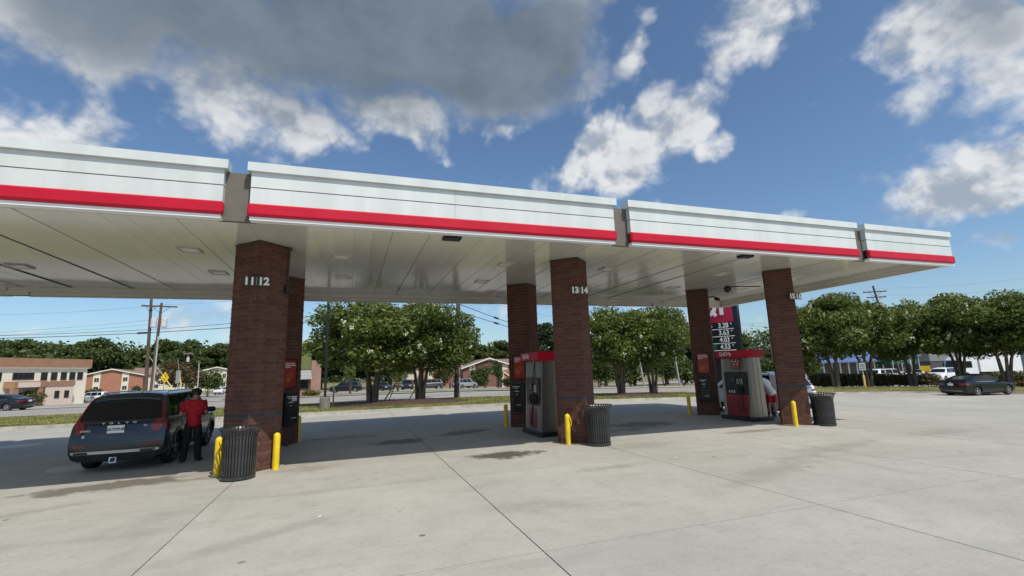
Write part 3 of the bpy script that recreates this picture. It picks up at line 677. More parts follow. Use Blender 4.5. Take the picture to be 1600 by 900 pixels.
# ================================================================== fuel pumps
def taper(mb, x0, x1, y0, y1, z0, z1, dx0, dx1, mi=0):
    """box whose |x| edges shift by dx0 at the foot and dx1 at the top"""
    vs = [(x0-dx0, y0, z0), (x1+dx0, y0, z0), (x1+dx0, y1, z0), (x0-dx0, y1, z0), (x0-dx1, y0, z1), (x1+dx1, y0, z1), (x1+dx1, y1, z1), (x0-dx1, y1, z1)]
    return mb.add(vs, [(3, 2, 1, 0), (4, 5, 6, 7), (0, 1, 5, 4), (1, 2, 6, 5), (2, 3, 7, 6), (3, 0, 4, 7)], mi)
quick = text_mesh('QuikTrip', .20, .003, bold=.012, mat_=m_whitep, space=.9)
def pump(k, label, kind):
    x = X0+DX*k; t = thing('fuel_pump', label, 'fuel pump', (x-.25, 13.83, zg(x, 13.97)), 0, 'fuel pumps on the islands'); t.scale = (1, .87, 1)
    MB().cbox((.02, -.02, .07), (.84, 1.84, .15), .015).build('base', m_black, t)
    core = MB(); core.bbox(-.265, .265, -.60, .60, .13, 2.2); core.build('cabinet', m_pwhite, t)
    for s in (-1, 1):
        e = MB(); taper(e, -.29, .29, s*.60 if s > 0 else -.78, .78 if s > 0 else -.60, .131, 2.2, .03, -.055)
        for q in (-.10, .10): taper(e, q-.012, q+.012, s*.78-.012, s*.78+.012, .135, 2.19, 0, 0)
        e.build('end_column', m_steel, t, smooth=30)
    h = MB(); h.prism([(-.35, 2.20), (.35, 2.20), (.40, 2.24), (.40, 2.47), (-.40, 2.47), (-.40, 2.24)], -.86, .86, 'y'); hd = h.build('header', m_red, t)
    for s in (-1, 1):
        link('lettering', quick, hd, loc=(s*.404, -.34*s*-1*-1+.0, 2.36), rot=(math.pi/2, 0, -math.pi/2 if s < 0 else math.pi/2)).location.y = (.30 if s < 0 else -.30)
    for s in (-1, 1):                                   # the two working faces
        def B(c, d, r=.008): return MB().cbox((s*c[0], c[1], c[2]), d, r)
        B((.285, 0, 1.30), (.06, 1.19, .80)).build('valance', m_black, t)
        if kind == 'wide':
            B((.30, 0, .52), (.07, 1.18, .76), .015).build('lower_panel', m_pred, t)
            B((.292, -.12, 1.99), (.04, .62, .36)).build('topper_sign', m_pred, t)
            for q in range(5): B((.314, -.30+.09*q, 2.08-.10*(q % 2)), (.004, .06, .03), .001).build('print_mark', m_whitep, t)
        else:
            B((.292, 0, .51), (.05, 1.18, .75), .01).build('panel_surround', m_pwhite, t)
            mb = MB(); P = []
            for q in range(24):
                a = 2*math.pi*q/24; cx, cz = math.cos(a), math.sin(a); P.append((.36*math.copysign(abs(cx)**.55, cx), .5+.32*math.copysign(abs(cz)**.55, cz)))
            mb.prism(P, s*.310, s*.330, 'x'); mb.build('lower_panel', m_pred, t)
            B((.292, .10, 1.92), (.03, .62, .40)).build('upper_panel', m_pwhite, t)
        sc = B((.325, .12, 1.42), (.03, .26, .20)).build('screen_frame', m_blackm, t); B((.343, .12, 1.42), (.006, .22, .16), .002).build('screen', m_screen, sc)
        kp = B((.325, -.16, 1.38), (.03, .14, .24)).build('keypad', m_blackm, t)
        for r in range(4):
            for c in range(3): B((.343, -.20+.04*c, 1.30+.045*r), (.008, .028, .03), .003).build('key', m_silvertrim, kp)
        B((.33, -.33, 1.38), (.05, .10, .22)).build('card_reader', m_greyframe, t)
        for q in range(3 if kind == 'wide' else 2):
            B((.33, .34-.13*q, 1.00), (.03, .08, .09), .01).build('grade_button', m_silk, t)
        for q in range(1 if kind == 'wide' else 2):
            y = -.28-.0*q+.26*q
            nz = MB(); nz.tube([(s*.36, y, 1.22), (s*.42, y, 1.12), (s*.40, y, .99), (s*.35, y, .93)], [.03, .034, .028, .02], 8); nz.tube([(s*.40, y, 1.14), (s*.47, y, 1.08), (s*.45, y, .98)], .012, 6)
            nz.build('nozzle', m_rubber, t); B((.33, y, 1.07), (.05, .11, .30)).build('nozzle_boot', m_blackm, t)
        # hose hung from the header, looping down and back to the nozzle
        y = -.42; path = [(s*.32, y+.04, 2.19), (s*.40, y-.0, 1.9), (s*.44, y-.03, 1.5), (s*.46, y-.04, 1.0), (s*.47, y+.0, .55), (s*.46, y+.10, .35), (s*.46, y+.20, .36), (s*.44, y+.20, .62), (s*.41, y+.14, .98)]
        sm = []
        for i in range(len(path)-1):
            p0, p1, p2, p3 = [Vector(path[max(0, min(len(path)-1, i+d))]) for d in (-1, 0, 1, 2)]
            for q in range(4):
                u = q/4; sm.append(.5*((2*p1)+(p2-p0)*u+(2*p0-5*p1+4*p2-p3)*u*u+(3*p1-p0-3*p2+p3)*u**3))
        MB().tube(sm, .016, 8).build('hose', m_rubber, t)
    return t
pump(0, 'fuel pump hidden behind the nearest brick column', 'wide')
pump(1, 'fuel pump with rounded red lower panel behind the column numbered 13 14', 'round')
pump(2, 'fuel pump with square red lower panel beside the man in red shorts', 'wide')

# ================================================================== bollards
def bollard_mesh():
    r = .071; prof = [(r, -.10), (r, .70)]+[(r*math.cos(a), .70+.075*math.sin(a)) for a in (.3, .6, .9, 1.2)]+[(.004, .778)]
    return MB().lathe(prof, 20).mesh('bollard', m_yel, smooth=40)
bmesh_ = bollard_mesh()
for x, y, lab, strap in ((-2.53, 11.66, 'yellow bollard left of the nearest black bin', 1), (-1.45, 11.74, 'yellow bollard right of the nearest black bin', 0), (5.47, 11.62, 'yellow bollard with a loose wrap in front of the column numbered 13 14', 1),
                         (13.36, 11.60, 'yellow bollard in front of the column numbered 15 16', 0), (5.27, 16.22, 'yellow bollard beside the rear column left of pump 13', 0), (13.20, 16.35, 'yellow bollard left of the rear column by the price sign', 0),
                         (-1.44, 16.45, 'yellow bollard edge showing behind the nearest brick column', 0)):
    t = thing('bollard', lab, 'bollard', (x, y, zg(x, y)), random.random()*.2, 'yellow bollards round the pump islands')
    link('post', bmesh_, t)
    if strap:
        MB().tube([(.02, -.08, .70), (.055, -.088, .62), (.075, -.07, .55), (.078, -.055, .46)], [.02, .018, .014, .010], 6).build('loose_wrap', m_yel, t)

# ================================================================== slatted litter bins
def bin_parts():
    rb, rr, H = .30, .395, 1.0
    sl = MB(); a = math.pi/34*.56
    prof = [(rb-.015, .05), (rb, .10), (rb+.008, .5), (rb+.012, .80), (rb+.03, .87), (rr-.035, .945), (rr-.01, .985)]
    pts = [[(r*math.cos(s), r*math.sin(s), z) for s in (-a, a)] for r, z in prof]
    q = [[(p[0]-.007*math.cos(0), p[1], p[2]) for p in row] for row in pts]
    sl.grid(pts); sl.grid(q, 0, True)
    for i in range(len(prof)-1):
        for j in (0, 1): sl.add([pts[i][j], pts[i+1][j], q[i+1][j], q[i][j]], [(0, 1, 2, 3)])
    slat = sl.mesh('slat', m_can)
    def ring(r0, r1, z0, z1): return MB().lathe([(r0, z0), (r1, z0), (r1, z1), (r0, z1), (r0, z0)], 40, close=True).mesh('ring', m_can, smooth=40)
    return slat, ring(rb-.03, rb+.015, .02, .075), ring(rb-.012, rb+.004, .80, .84), ring(rr-.03, rr+.006, .98, 1.0), MB().lathe([(.20, .03), (.265, .06), (.27, .90), (.25, .90), (.245, .07), (.001, .05)], 28).mesh('liner', m_blackm, smooth=40)
slat, r0_, r1_, r2_, liner = bin_parts()
for x, y, lab in ((-2.04, 11.10, 'black slatted litter bin standing in front of the column numbered 11 12'), (6.09, 11.13, 'black slatted litter bin by the middle front column, in front of the twin crape myrtles'), (14.27, 11.33, 'black slatted litter bin by the rightmost front column, before the white SUV')):
    t = thing('litter_bin', lab, 'litter bin', (x, y, zg(x, y)), random.random(), 'black slatted litter bins beside the front columns')
    for k in range(34):
        link('slat', slat, t, rot=(0, 0, 2*math.pi*k/34))
    for nm, me in (('foot_ring', r0_), ('band', r1_), ('rim', r2_), ('liner', liner)): link(nm, me, t)
# ================================================================== cameras under the canopy
t = thing('security_camera', 'black dome camera on a long arm from the column numbered 15 16', 'camera', (X0+2*DX-.30, 12.45, 4.55))
MB().tube([(0, 0, .02), (-.55, .95, .16)], .018, 8).build('arm', m_black, t)
MB().lathe([(.02, .10), (.10, .06), (.13, 0), (.12, -.07), (.06, -.15), (.005, -.17)], 20, (-.55, .95, .10)).build('dome', m_black, t, smooth=40)
t = thing('security_camera', 'small black camera on the rear column by the price sign', 'camera', (X0+2*DX+.30, 15.71, 4.70))
MB().tube([(0, 0, 0), (.22, -.12, .02)], .03, 8).build('arm', m_black, t); MB().cbox((.30, -.17, -.08), (.14, .22, .13), .03, M=Matrix.Rotation(.5, 3, 'X')).build('body', m_black, t)
MB().lathe([(.05, 0), (.05, .03)], 14, (.30, -.30, -.13), axis='y').build('lens', m_screen, t)
# scraps on the concrete
for (u, v, lab) in ((1056, 716, 'white paper scrap near the column numbered 15 16'), (501, 808, 'white paper scrap below the nearest black bin')):
    p = on(u, v); tag(MB().add([(-.03, -.012, .004), (.03, -.018, .008), (.036, .018, .004), (-.006, .024, .012), (-.036, .012, .004), (0, 0, .018)], [(0, 1, 5), (1, 2, 5), (2, 3, 5), (3, 4, 5), (4, 0, 5)]).build('paper_scrap', m_whitep, loc=p, rot=(0, 0, random.random()*6)), lab, 'litter', 'paper scraps on the forecourt')

# ================================================================== price sign
d_ = ray(1128, 560); P = at(1128, 37.0); a = math.atan2(P.y, P.x)-math.pi/2
sg = thing('price_sign', 'tall red and black roadside sign with fuel prices', 'price sign', P, a-.30)
zs = lambda v: zat(1128, v, 37.0)-P.z
WS = 2.35; RX = 1.02
MB().bbox(-WS/2+.1, WS/2-.1, .05, .55, -.2, 8.9).build('sign_body', m_signblk, sg)
rf = MB().cbox((0, 0, (zs(503)+8.9)/2), (WS, .12, 8.9-zs(503)), .01).build('red_face', m_signred, sg)
zq = zs(492); ql = MB(); ring = []
for k in range(33):
    a = 2*math.pi*k/32; ring.append([(-.50+rx*math.cos(a), y, zq+.80+rz*math.sin(a)) for rx, rz, y in ((.55, .80, -.06), (.55, .80, -.10), (.27, .50, -.10), (.27, .50, -.06))])
ql.grid(ring); ql.prism([(-.42, zq+.42), (-.24, zq+.52), (.06, zq+.06), (-.14, zq-.10)], -.104, -.06, 'y'); ql.build('letter', m_whitep, rf)
tl = MB(); tl.prism([(.26, zq+.04), (.54, zq+.04), (.54, zq+1.32), (.88, zq+1.32), (.88, zq+1.60), (-.06, zq+1.60), (-.06, zq+1.32), (.26, zq+1.32)], -.10, -.06, 'y'); tl.build('letter', m_whitep, rf)
MB().bbox(WS/2-.1, WS/2+.38, .0, .6, -.2, 8.9).build('side_return', m_signblk, sg)
for k, (v0, v1, pr_) in enumerate(((503, 514, '3.28'), (514.5, 525.5, '3.63'), (526, 536.5, '4.03'), (537, 547.5, '4.53'))):
    z0, z1 = zs(v1), zs(v0); zc, hh = (z0+z1)/2, z1-z0
    row = MB().bbox(-WS/2+.02, WS/2, -.05, .05, z0+.03, z1-.03).build('price_panel', m_signblk, sg)
    if k == 3: MB().bbox(-WS/2+.04, -.2, -.058, -.05, z0+.04, z1-.04).build('green_label', m_signgrn, row)
    MB().bbox(-WS/2, WS/2, -.06, .0, z0-.028, z0+.028).build('divider', m_whitep, sg)
    link('digits', text_mesh(pr_, hh*1.0, .01, bold=.02, mat_=m_whitep), row, loc=(.42, -.06, zc-.0), rot=(math.pi/2, 0, 0)).scale = (.84, 1, 1)
    link('digit', text_mesh('9', hh*.42, .01, mat_=m_whitep), row, loc=(1.0, -.06, zc+hh*.18), rot=(math.pi/2, 0, 0))
    MB().bbox(-1.05, -1.05+(.62, .12, .16, .34)[k], -.065, -.05, zc-.08, zc+.06).build('label_bar', m_whitep, row)
lp = MB().bbox(-1.15, -.72, -.05, .05, .2, zs(548)).build('vertical_panel', m_signblk, sg)
for q in range(6): MB().bbox(-1.06, -.82, -.062, -.05, zs(556+q*6), zs(552+q*6)).build('print_mark', m_whitep, lp)
# ================================================================== vehicles
def interp(tab, s, sm=.07):
    xs_ = [t[0] for t in tab]; ys = [t[1] for t in tab]
    return float(np.mean([np.interp(s+d, xs_, ys) for d in (-sm, -sm/2, 0, sm/2, sm)]))
class Car:
    """body lofted from station sections: y runs from the tail (0) to the nose (L), x to the right"""
    def __init__(s, L, W, H, zu, belt, top, rear, front, plan, wheels, wr, arch=.06, taper=.17, crn=.16):
        s.L, s.W, s.H, s.zu, s.belt_, s.top_, s.rear_, s.front_, s.plan_, s.wheels, s.wr, s.arch, s.tp, s.crn = L, W, H, zu, belt, top, rear, front, plan, wheels, wr, arch, taper, crn
    def sec(s, u):
        w = s.W/2*interp(s.plan_, u); zb = interp(s.belt_, u); zt = max(interp(s.top_, u), zb+.015); t = min(1, max(0, (zt-zb)/(s.H-zb)))
        wr = w*(.945-s.tp*t-.02); zr = zt-.015-.055*t
        return w, zb, zt, wr, zr
    def ysh(s, u, x, z):
        w = s.W/2; r = max(0, 1-u/1.15)**2; f = max(0, 1-(s.L-u)/1.15)**2; c = s.crn*min(1.2, abs(x)/w)**3.2
        return u+r*(np.interp(z, [p[0] for p in s.rear_], [p[1] for p in s.rear_])+c)-f*(np.interp(z, [p[0] for p in s.front_], [p[1] for p in s.front_])+c*1.3)
    def half(s, u):
        w, zb, zt, wr, zr = s.sec(u); zu = s.zu
        P = [(0, zu), (.80*w, zu), (.93*w, zu+.04), (.982*w, zu+.16), (w, zu+.42*(zb-zu)), (w*.998, zu+.62*(zb-zu)), (.990*w, zb-.12), (.972*w, zb-.035), (.945*w, zb)]
        for f in (.25, .5, .75, 1): P.append((.945*w+(wr-.945*w)*f, zb+(zr-zb)*f))
        for q in (.95, .85, .65, .35, 0): P.append((wr*q, zt-(zt-zr)*q**3))
        return P
    def side(s, u, f, sd, off=.004):
        w, zb, zt, wr, zr = s.sec(u); x = .945*w+(wr-.945*w)*f; z = zb+(zr-zb)*f
        return (sd*(x+off), s.ysh(u, x, z), z+off*.3)
    def flank(s, u, z, sd, off=.004):
        P = s.half(u)[2:9]; x = np.interp(z, [p[1] for p in P], [p[0] for p in P]); return (sd*(x+off), s.ysh(u, x, z), z)
    def tail(s, x, z, off=.006): return (x, s.ysh(0, x, z)-off, z)
    def nose(s, x, z, off=.006): return (x, s.ysh(s.L, x, z)+off, z)
    def roof(s, u, q, off=.006):
        w, zb, zt, wr, zr = s.sec(u); return (q*wr, s.ysh(u, q*wr, zt), zt-(zt-zr)*abs(q)**3+off)
    def build(s, name, label, cat, m, loc, rotz, group=None, n=56):
        t = s.t = thing(name, label, cat, loc, rotz, group); C = s.cen = (0, -s.L/2, 0)
        S_ = [s.L*(i/n) for i in range(n+1)]; mb = MB(); rings = []
        for u in S_:
            h = s.half(u); full = [(-x, z) for x, z in h[::-1]]+h[1:]
            rings.append([(x, s.ysh(u, x, z), z) for x, z in full])
        m_ = len(rings[0]); vs = [p for r in rings for p in r]; fs = []
        ra = s.wr+s.arch
        for i in range(n):
            for j in range(m_-1):
                c = [sum(rings[a][b][k] for a in (i, i+1) for b in (j, j+1))/4 for k in range(3)]
                if c[2] < s.sec(c[1])[1]-.02 and abs(c[0]) > s.W*.30 and any((c[1]-wy)**2+(c[2]-s.wr)**2 < (ra-.015)**2 for wy in s.wheels): continue
                fs.append((i*m_+j, i*m_+j+1, (i+1)*m_+j+1, (i+1)*m_+j))
        mb.add(vs, fs)
        for u, fl in ((0, False), (s.L, True)):         # end caps
            h = s.half(u); rows = [[(x*k/8, s.ysh(u, x*k/8, z), z) for k in range(-8, 9)] for x, z in h]
            mb.grid(rows, 0, fl)
        b = s.p(mb, 'body', m, 38)
        # wheels, arches, wells
        for wy in s.wheels:
            for sd in (-1, 1):
                xo = s.flank(wy, s.wr+.1, 1, 0)[0]; w = .23
                well = MB(); pts = []
                for k in range(13):
                    a = math.pi*k/12; pts.append([(sd*x, wy+ra*math.cos(a), max(s.zu, s.wr+ra*math.sin(a))) for x in (xo-.34, xo-.02)])
                well.grid(pts); well.bbox(*sorted((sd*(xo-.36), sd*(xo-.34))), wy-ra, wy+ra, s.zu, s.wr+ra); s.p(well, 'wheel_arch', m_blackm)
                lip = MB(); pr_ = []
                for k in range(17):
                    a = math.pi*(-.12+1.24*k/16); y, z = wy+ra*math.cos(a), s.wr+ra*math.sin(a); x = s.flank(y, max(z, s.zu+.05), 1, 0)[0]
                    pr_.append([(sd*(x+o), wy+(ra+r)*math.cos(a), s.wr+(ra+r)*math.sin(a)) for o, r in ((-.05, -.02), (.014, -.02), (.014, .045), (-.02, .05))])
                lip.grid(pr_); s.p(lip, 'arch_lip', s.lipm, 40)
                ty = MB(); R0 = s.wr
                ty.lathe([(R0*.66, -w/2), (R0*.93, -w/2), (R0*.985, -w/2+.025), (R0, -w/2+.06), (R0, w/2-.06), (R0*.985, w/2-.025), (R0*.93, w/2), (R0*.66, w/2)], 28, (sd*(xo-.04-w/2), wy-s.L/2, R0), axis='x', close=True)
                wh = link('wheel', ty.mesh('wheel', m_tyre, 40), t)
                rm = MB(); xf = sd*(xo-.045); rm.lathe([(R0*.68, -.03*sd), (R0*.66, -.002*sd), (R0*.60, -.012*sd), (R0*.59, -.06*sd)], 28, (xf, wy-s.L/2, R0), axis='x', close=True)
                for k in range(s.spokes):
                    a = 2*math.pi*k/s.spokes; Mx = Matrix.Rotation(a, 3, 'X'); rm.box(Vector((xf-.02*sd, wy-s.L/2, R0))+Mx @ Vector((0, 0, R0*.34)), (.03, R0*.17, R0*.56), 0, Mx)
                rm.lathe([(R0*.13, -.03), (R0*.13, .0), (.01, .004*sd)], 14, (xf, wy-s.L/2, R0), axis='x')
                link('rim', rm.mesh('rim', s.rimm), wh)
                dk = MB(); dk.lathe([(R0*.6, -.01), (R0*.6, .0)], 24, (xf-.075*sd, wy-s.L/2, R0), axis='x'); link('brake_disc', dk.mesh('brake_disc', m_blackm), wh)
        und = MB(); und.bbox(-s.W*.36, s.W*.36, .35, s.L-.35, s.zu-.05, s.zu+.02); s.p(und, 'underbody', m_blackm)
        return t
    lipm = None; rimm = None; spokes = 5
    def p(s, mb, name, m, smooth=None, parent=None):
        q = MB(); q.v = [(x, y-s.L/2, z) for x, y, z in mb.v]; q.f = mb.f; q.m = mb.m
        return q.build(name, m, parent or s.t, smooth=smooth)
    def glass_side(s, name, u0b, u1b, u0t, u1t, sd, f0=.08, f1=.94, m=None, off=.005):
        pts = [[s.side(u0b+(u0t-u0b)*(f-f0)/(f1-f0)+((u1b-u0b)+((u1t-u0t)-(u1b-u0b))*(f-f0)/(f1-f0))*k/6, f, sd, off) for k in range(7)] for f in [f0+(f1-f0)*i/3 for i in range(4)]]
        return s.p(MB().slab(pts, (-sd*.003, 0, 0)), name, m or m_glass, 40)
    def tail_patch(s, name, rows, m, off=.008, th=.01, fn=None, smooth=40):
        """rows: (z, x0, x1)"""
        fn = fn or s.tail; pts = [[fn(x0+(x1-x0)*k/8, z, off) for k in range(9)] for z, x0, x1 in rows]
        return s.p(MB().slab(pts, (0, th if fn == s.tail else -th, 0)), name, m, smooth)
    def roof_patch(s, name, u0, u1, q0, q1, m, off=.006):
        pts = [[s.roof(u0+(u1-u0)*i/6, (q0+(q1-q0)*i/6)*k/6, off) for k in range(-6, 7)] for i in range(7)]
        return s.p(MB().slab(pts, (0, 0, -.004)), name, m, 40)
    def flank_patch(s, name, poly, sd, m, off=.006, th=.006):
        """poly rows: (z, u0, u1)"""
        pts = [[s.flank(u0+(u1-u0)*k/5, z, sd, off) for k in range(6)] for z, u0, u1 in poly]
        return s.p(MB().slab(pts, (-sd*th, 0, 0)), name, m, 40)
    def mirror(s, u, z, m):
        for sd in (-1, 1):
            x = s.W/2*interp(s.plan_, u)*.95; mb = MB(); mb.cbox((sd*(x+.13), u, z), (.22, .10, .15), .04); mb.tube([(sd*(x-.02), u+.02, z-.05), (sd*(x+.08), u, z-.03)], .025, 6); s.p(mb, 'mirror', m)
    def handles(s, us, z):
        for sd in (-1, 1):
            for u in us: s.flank_patch('door_handle', [(z-.014, u-.09, u+.09), (z+.014, u-.09, u+.09)], sd, s.hm, .028, .03)
    def seams(s, us, z0, z1):
        for sd in (-1, 1):
            for u in us: s.flank_patch('door_seam', [(z0, u-.004, u+.004), (z0+(z1-z0)*.5, u-.004, u+.004), (z1, u-.004, u+.004)], sd, m_blackm, .002, .004)
    hm = None
def suv(name, label, cat, m, loc, rotz, L=4.95, W=1.90, H=1.72, group=None, main=False, n=56, tailk='tall'):
    c = Car(L, W, H, .27, [(0, 1.10), (.5, 1.09), (L*.55, 1.06), (L-1.5, 1.04), (L-.9, 1.02), (L-.1, .90), (L, .86)],
            [(0, H-.09), (.35, H-.03), (1.0, H), (L*.5, H+.01), (L*.60, H-.03), (L*.66, H-.16), (L*.77, 1.13), (L*.80, 1.07), (L-.35, 1.0), (L, .90)],
            [(.2, .12), (.42, .02), (.62, 0), (.80, .03), (1.02, .10), (1.10, .15), (1.40, .36), (H, .58)], [(.2, .12), (.5, 0), (.75, .02), (1.0, .12)],
            [(0, .955), (.5, .985), (1.2, 1), (L-1.3, 1), (L-.5, .965), (L, .90)], (1.02, L-.93), .365, .06)
    c.lipm = m if not main else m_black; c.rimm = m_rimd if main else m_rim; c.hm = m_chrome if main else m
    t = c.build(name, label, cat, m, loc, rotz, group, n)
    c.tail_patch('rear_window', [(1.13, -.78*W/1.9, .78*W/1.9), (1.25, -.755*W/1.9, .755*W/1.9), (1.40, -.71*W/1.9, .71*W/1.9), (H-.20, -.66*W/1.9, .66*W/1.9)], m_glass, .010, .01)
    for sd in (-1, 1):
        c.glass_side('front_door_window', L*.475, L*.72, L*.475, L*.625, sd); c.glass_side('rear_door_window', L*.275, L*.465, L*.275, L*.465, sd); c.glass_side('quarter_window', .55, L*.262, .72, L*.262, sd, .10, .92)
        c.p(MB().slab([[c.side(u, f, sd, .003) for u in [.35+k*(L*.70-.35)/20 for k in range(21)]] for f in (.0, .06)], (-sd*.003, 0, 0)), 'window_trim', m_chrome if main else m_black, 40)
        # lamp cluster that climbs the rear pillar
        if tailk == 'tall':
            A = [(.84, .66, .80), (.92, .64, .83), (1.00, .62, .855), (1.08, .68, .86), (1.13, .785, .85), (1.25, .775, .82), (1.45, .725, .765), (H-.16, .69, .725)]
        else: A = [(.93, .60, .85), (.97, .58, .86), (1.01, .64, .86)]
        k = W/1.9
        c.tail_patch('tail_lamp', [(z, sd*a*k, sd*b*k) for z, a, b in A], m_tail, .016, .03)
        c.flank_patch('side_lamp', [(.86, .05, .26), (.96, .03, .30), (1.05, .03, .24)] if tailk == 'tall' else [(.93, .04, .20), (1.01, .04, .18)], sd, m_tail, .010, .02)
        c.tail_patch('bumper_reflector', [(.57, sd*.52, sd*.86*k), (.61, sd*.52, sd*.86*k)], m_tail, .012, .02)
        c.tail_patch('head_lamp', [(.70, sd*.45, sd*.78*k), (.86, sd*.55, sd*.82*k)], m_headl, .008, .02, c.nose)
        mb = MB(); rl = [c.roof(u, .93*sd, .0) for u in [.75+(L*.62-.75)*i/10 for i in range(11)]]
        mb.tube([rl[0]]+[(x, y, z+.055) for x, y, z in rl[1:-1]]+[rl[-1]], .019, 8); c.p(mb, 'roof_rail', m_chrome if main else m_black, 40)
        c.flank_patch('sill_cladding', [(.30, 1.45, L-1.4), (.40, 1.45, L-1.4), (.44, 1.45, L-1.4)], sd, m_blackm, .014, .02)
    c.roof_patch('windscreen', L*.655, L*.765, .90, .95, m_glass)
    sp = MB(); rr = [[c.roof(u, .9*k/6, .012) for k in range(-6, 7)] for u in (.02, .10, .25, .42)]; rr[0] = [(x, y-.08, z-.045) for x, y, z in rr[0]]; sp.slab(rr, (0, .0, -.035)); c.p(sp, 'roof_spoiler', m, 40)
    c.tail_patch('lower_bumper', [(.29, -.74*W/1.9, .74*W/1.9), (.36, -.80*W/1.9, .80*W/1.9), (.43, -.82*W/1.9, .82*W/1.9)], m_blackm, .012, .03)
    c.tail_patch('skid_trim', [(.425, -.80*W/1.9, .80*W/1.9), (.45, -.84*W/1.9, .84*W/1.9), (.485, -.82*W/1.9, .82*W/1.9)], m_silvertrim if main else m_blackm, .022, .03)
    pl = MB(); y = c.tail(0, .92)[1]; xo = 0 if not main else -.02
    pl.box((xo, y-.008, .935), (.32, .012, .165)); pp = c.p(pl, 'licence_plate', m_pl)
    c.tail_patch('hatch_seam', [(.675, -.70*W/1.9, .70*W/1.9), (.685, -.70*W/1.9, .70*W/1.9)], m_blackm, .005, .004)
    c.tail_patch('hatch_ledge', [(1.055, -.66*W/1.9, .66*W/1.9), (1.075, -.66*W/1.9, .66*W/1.9)], m_black if not main else m, .028, .03)
    c.mirror(L*.70, 1.10, m); c.handles((L*.30, L*.50), .93); c.seams((L*.27, L*.47, L*.68), .42, 1.02)
    return t, c
M_ = suv('parked_suv', 'dark blue SUV parked tail-on beside the nearest brick column', 'SUV', m_navy, (-4.88, 13.12+2.475, 0), 0, W=1.86, main=True, n=72)
t, c = M_
plate = [o for o in S.objects if o.parent == t and o.name.startswith('licence_plate')][0]
y = c.tail(0, .935)[1]-c.L/2
link('plate_lettering', text_mesh('26759NB', .088, .002, bold=.012, mat_=m_navy), plate, loc=(-.02, y-.0235, .93), rot=(math.pi/2, 0, 0))
for i, ch in enumerate('VOLVO'):
    x = (i-2)*.145+.02; link('badge_letter', text_mesh(ch, .058, .004, bold=.02, mat_=m_chrome), t, loc=(x, c.tail(x, 1.065)[1]-c.L/2-.034, 1.065), rot=(math.pi/2+.2, 0, 0)).scale = (1.5, 1, 1)
link('model_badge', text_mesh('AWD', .06, .004, bold=.015, mat_=m_chrome), t, loc=(-.58, c.tail(-.58, .90)[1]-c.L/2-.012, .915), rot=(math.pi/2+.2, 0, 0)).scale = (1.3, 1, 1)
link('trim_badge', text_mesh('B6', .055, .004, bold=.015, mat_=m_chrome), t, loc=(.52, c.tail(.52, .98)[1]-c.L/2-.012, .985), rot=(math.pi/2+.2, 0, 0)).scale = (1.3, 1, 1)
for sd in (-1, 1):
    c.p(MB().cbox((sd*.60, c.tail(.6, .44)[1]-.01, .455), (.30, .06, .075), .02), 'exhaust_tip', m_chrome); c.p(MB().cbox((sd*.60, c.tail(.6, .44)[1]-.042, .455), (.25, .01, .045), .012), 'exhaust_opening', m_black)
c.p(MB().tube([(0, .25, .30), (0, -.02, .30)], .03, 8), 'tow_hitch', m_black); c.p(MB().cbox((-.02, c.tail(0, .3)[1]-.02, .275), (.14, .02, .13), .008), 'hitch_cover', m_pl)
c.p(MB().cbox((-.02, c.tail(0, .3)[1]-.032, .275), (.08, .006, .07), .004), 'hitch_emblem', m_blackm)
c.p(MB().cbox((-.60, c.tail(-.6, .80)[1]-.006, .80), (.05, .006, .06), .003), 'bumper_sticker', m_silvertrim)
wsuv, _ = suv('fuelling_suv', 'white SUV behind the column numbered 15 16 being fuelled', 'SUV', m_pwhitec, (16.25, 13.6+2.35, zg(16.1, 16)), 0, L=4.7, W=1.9, H=1.68, n=48, tailk='low')

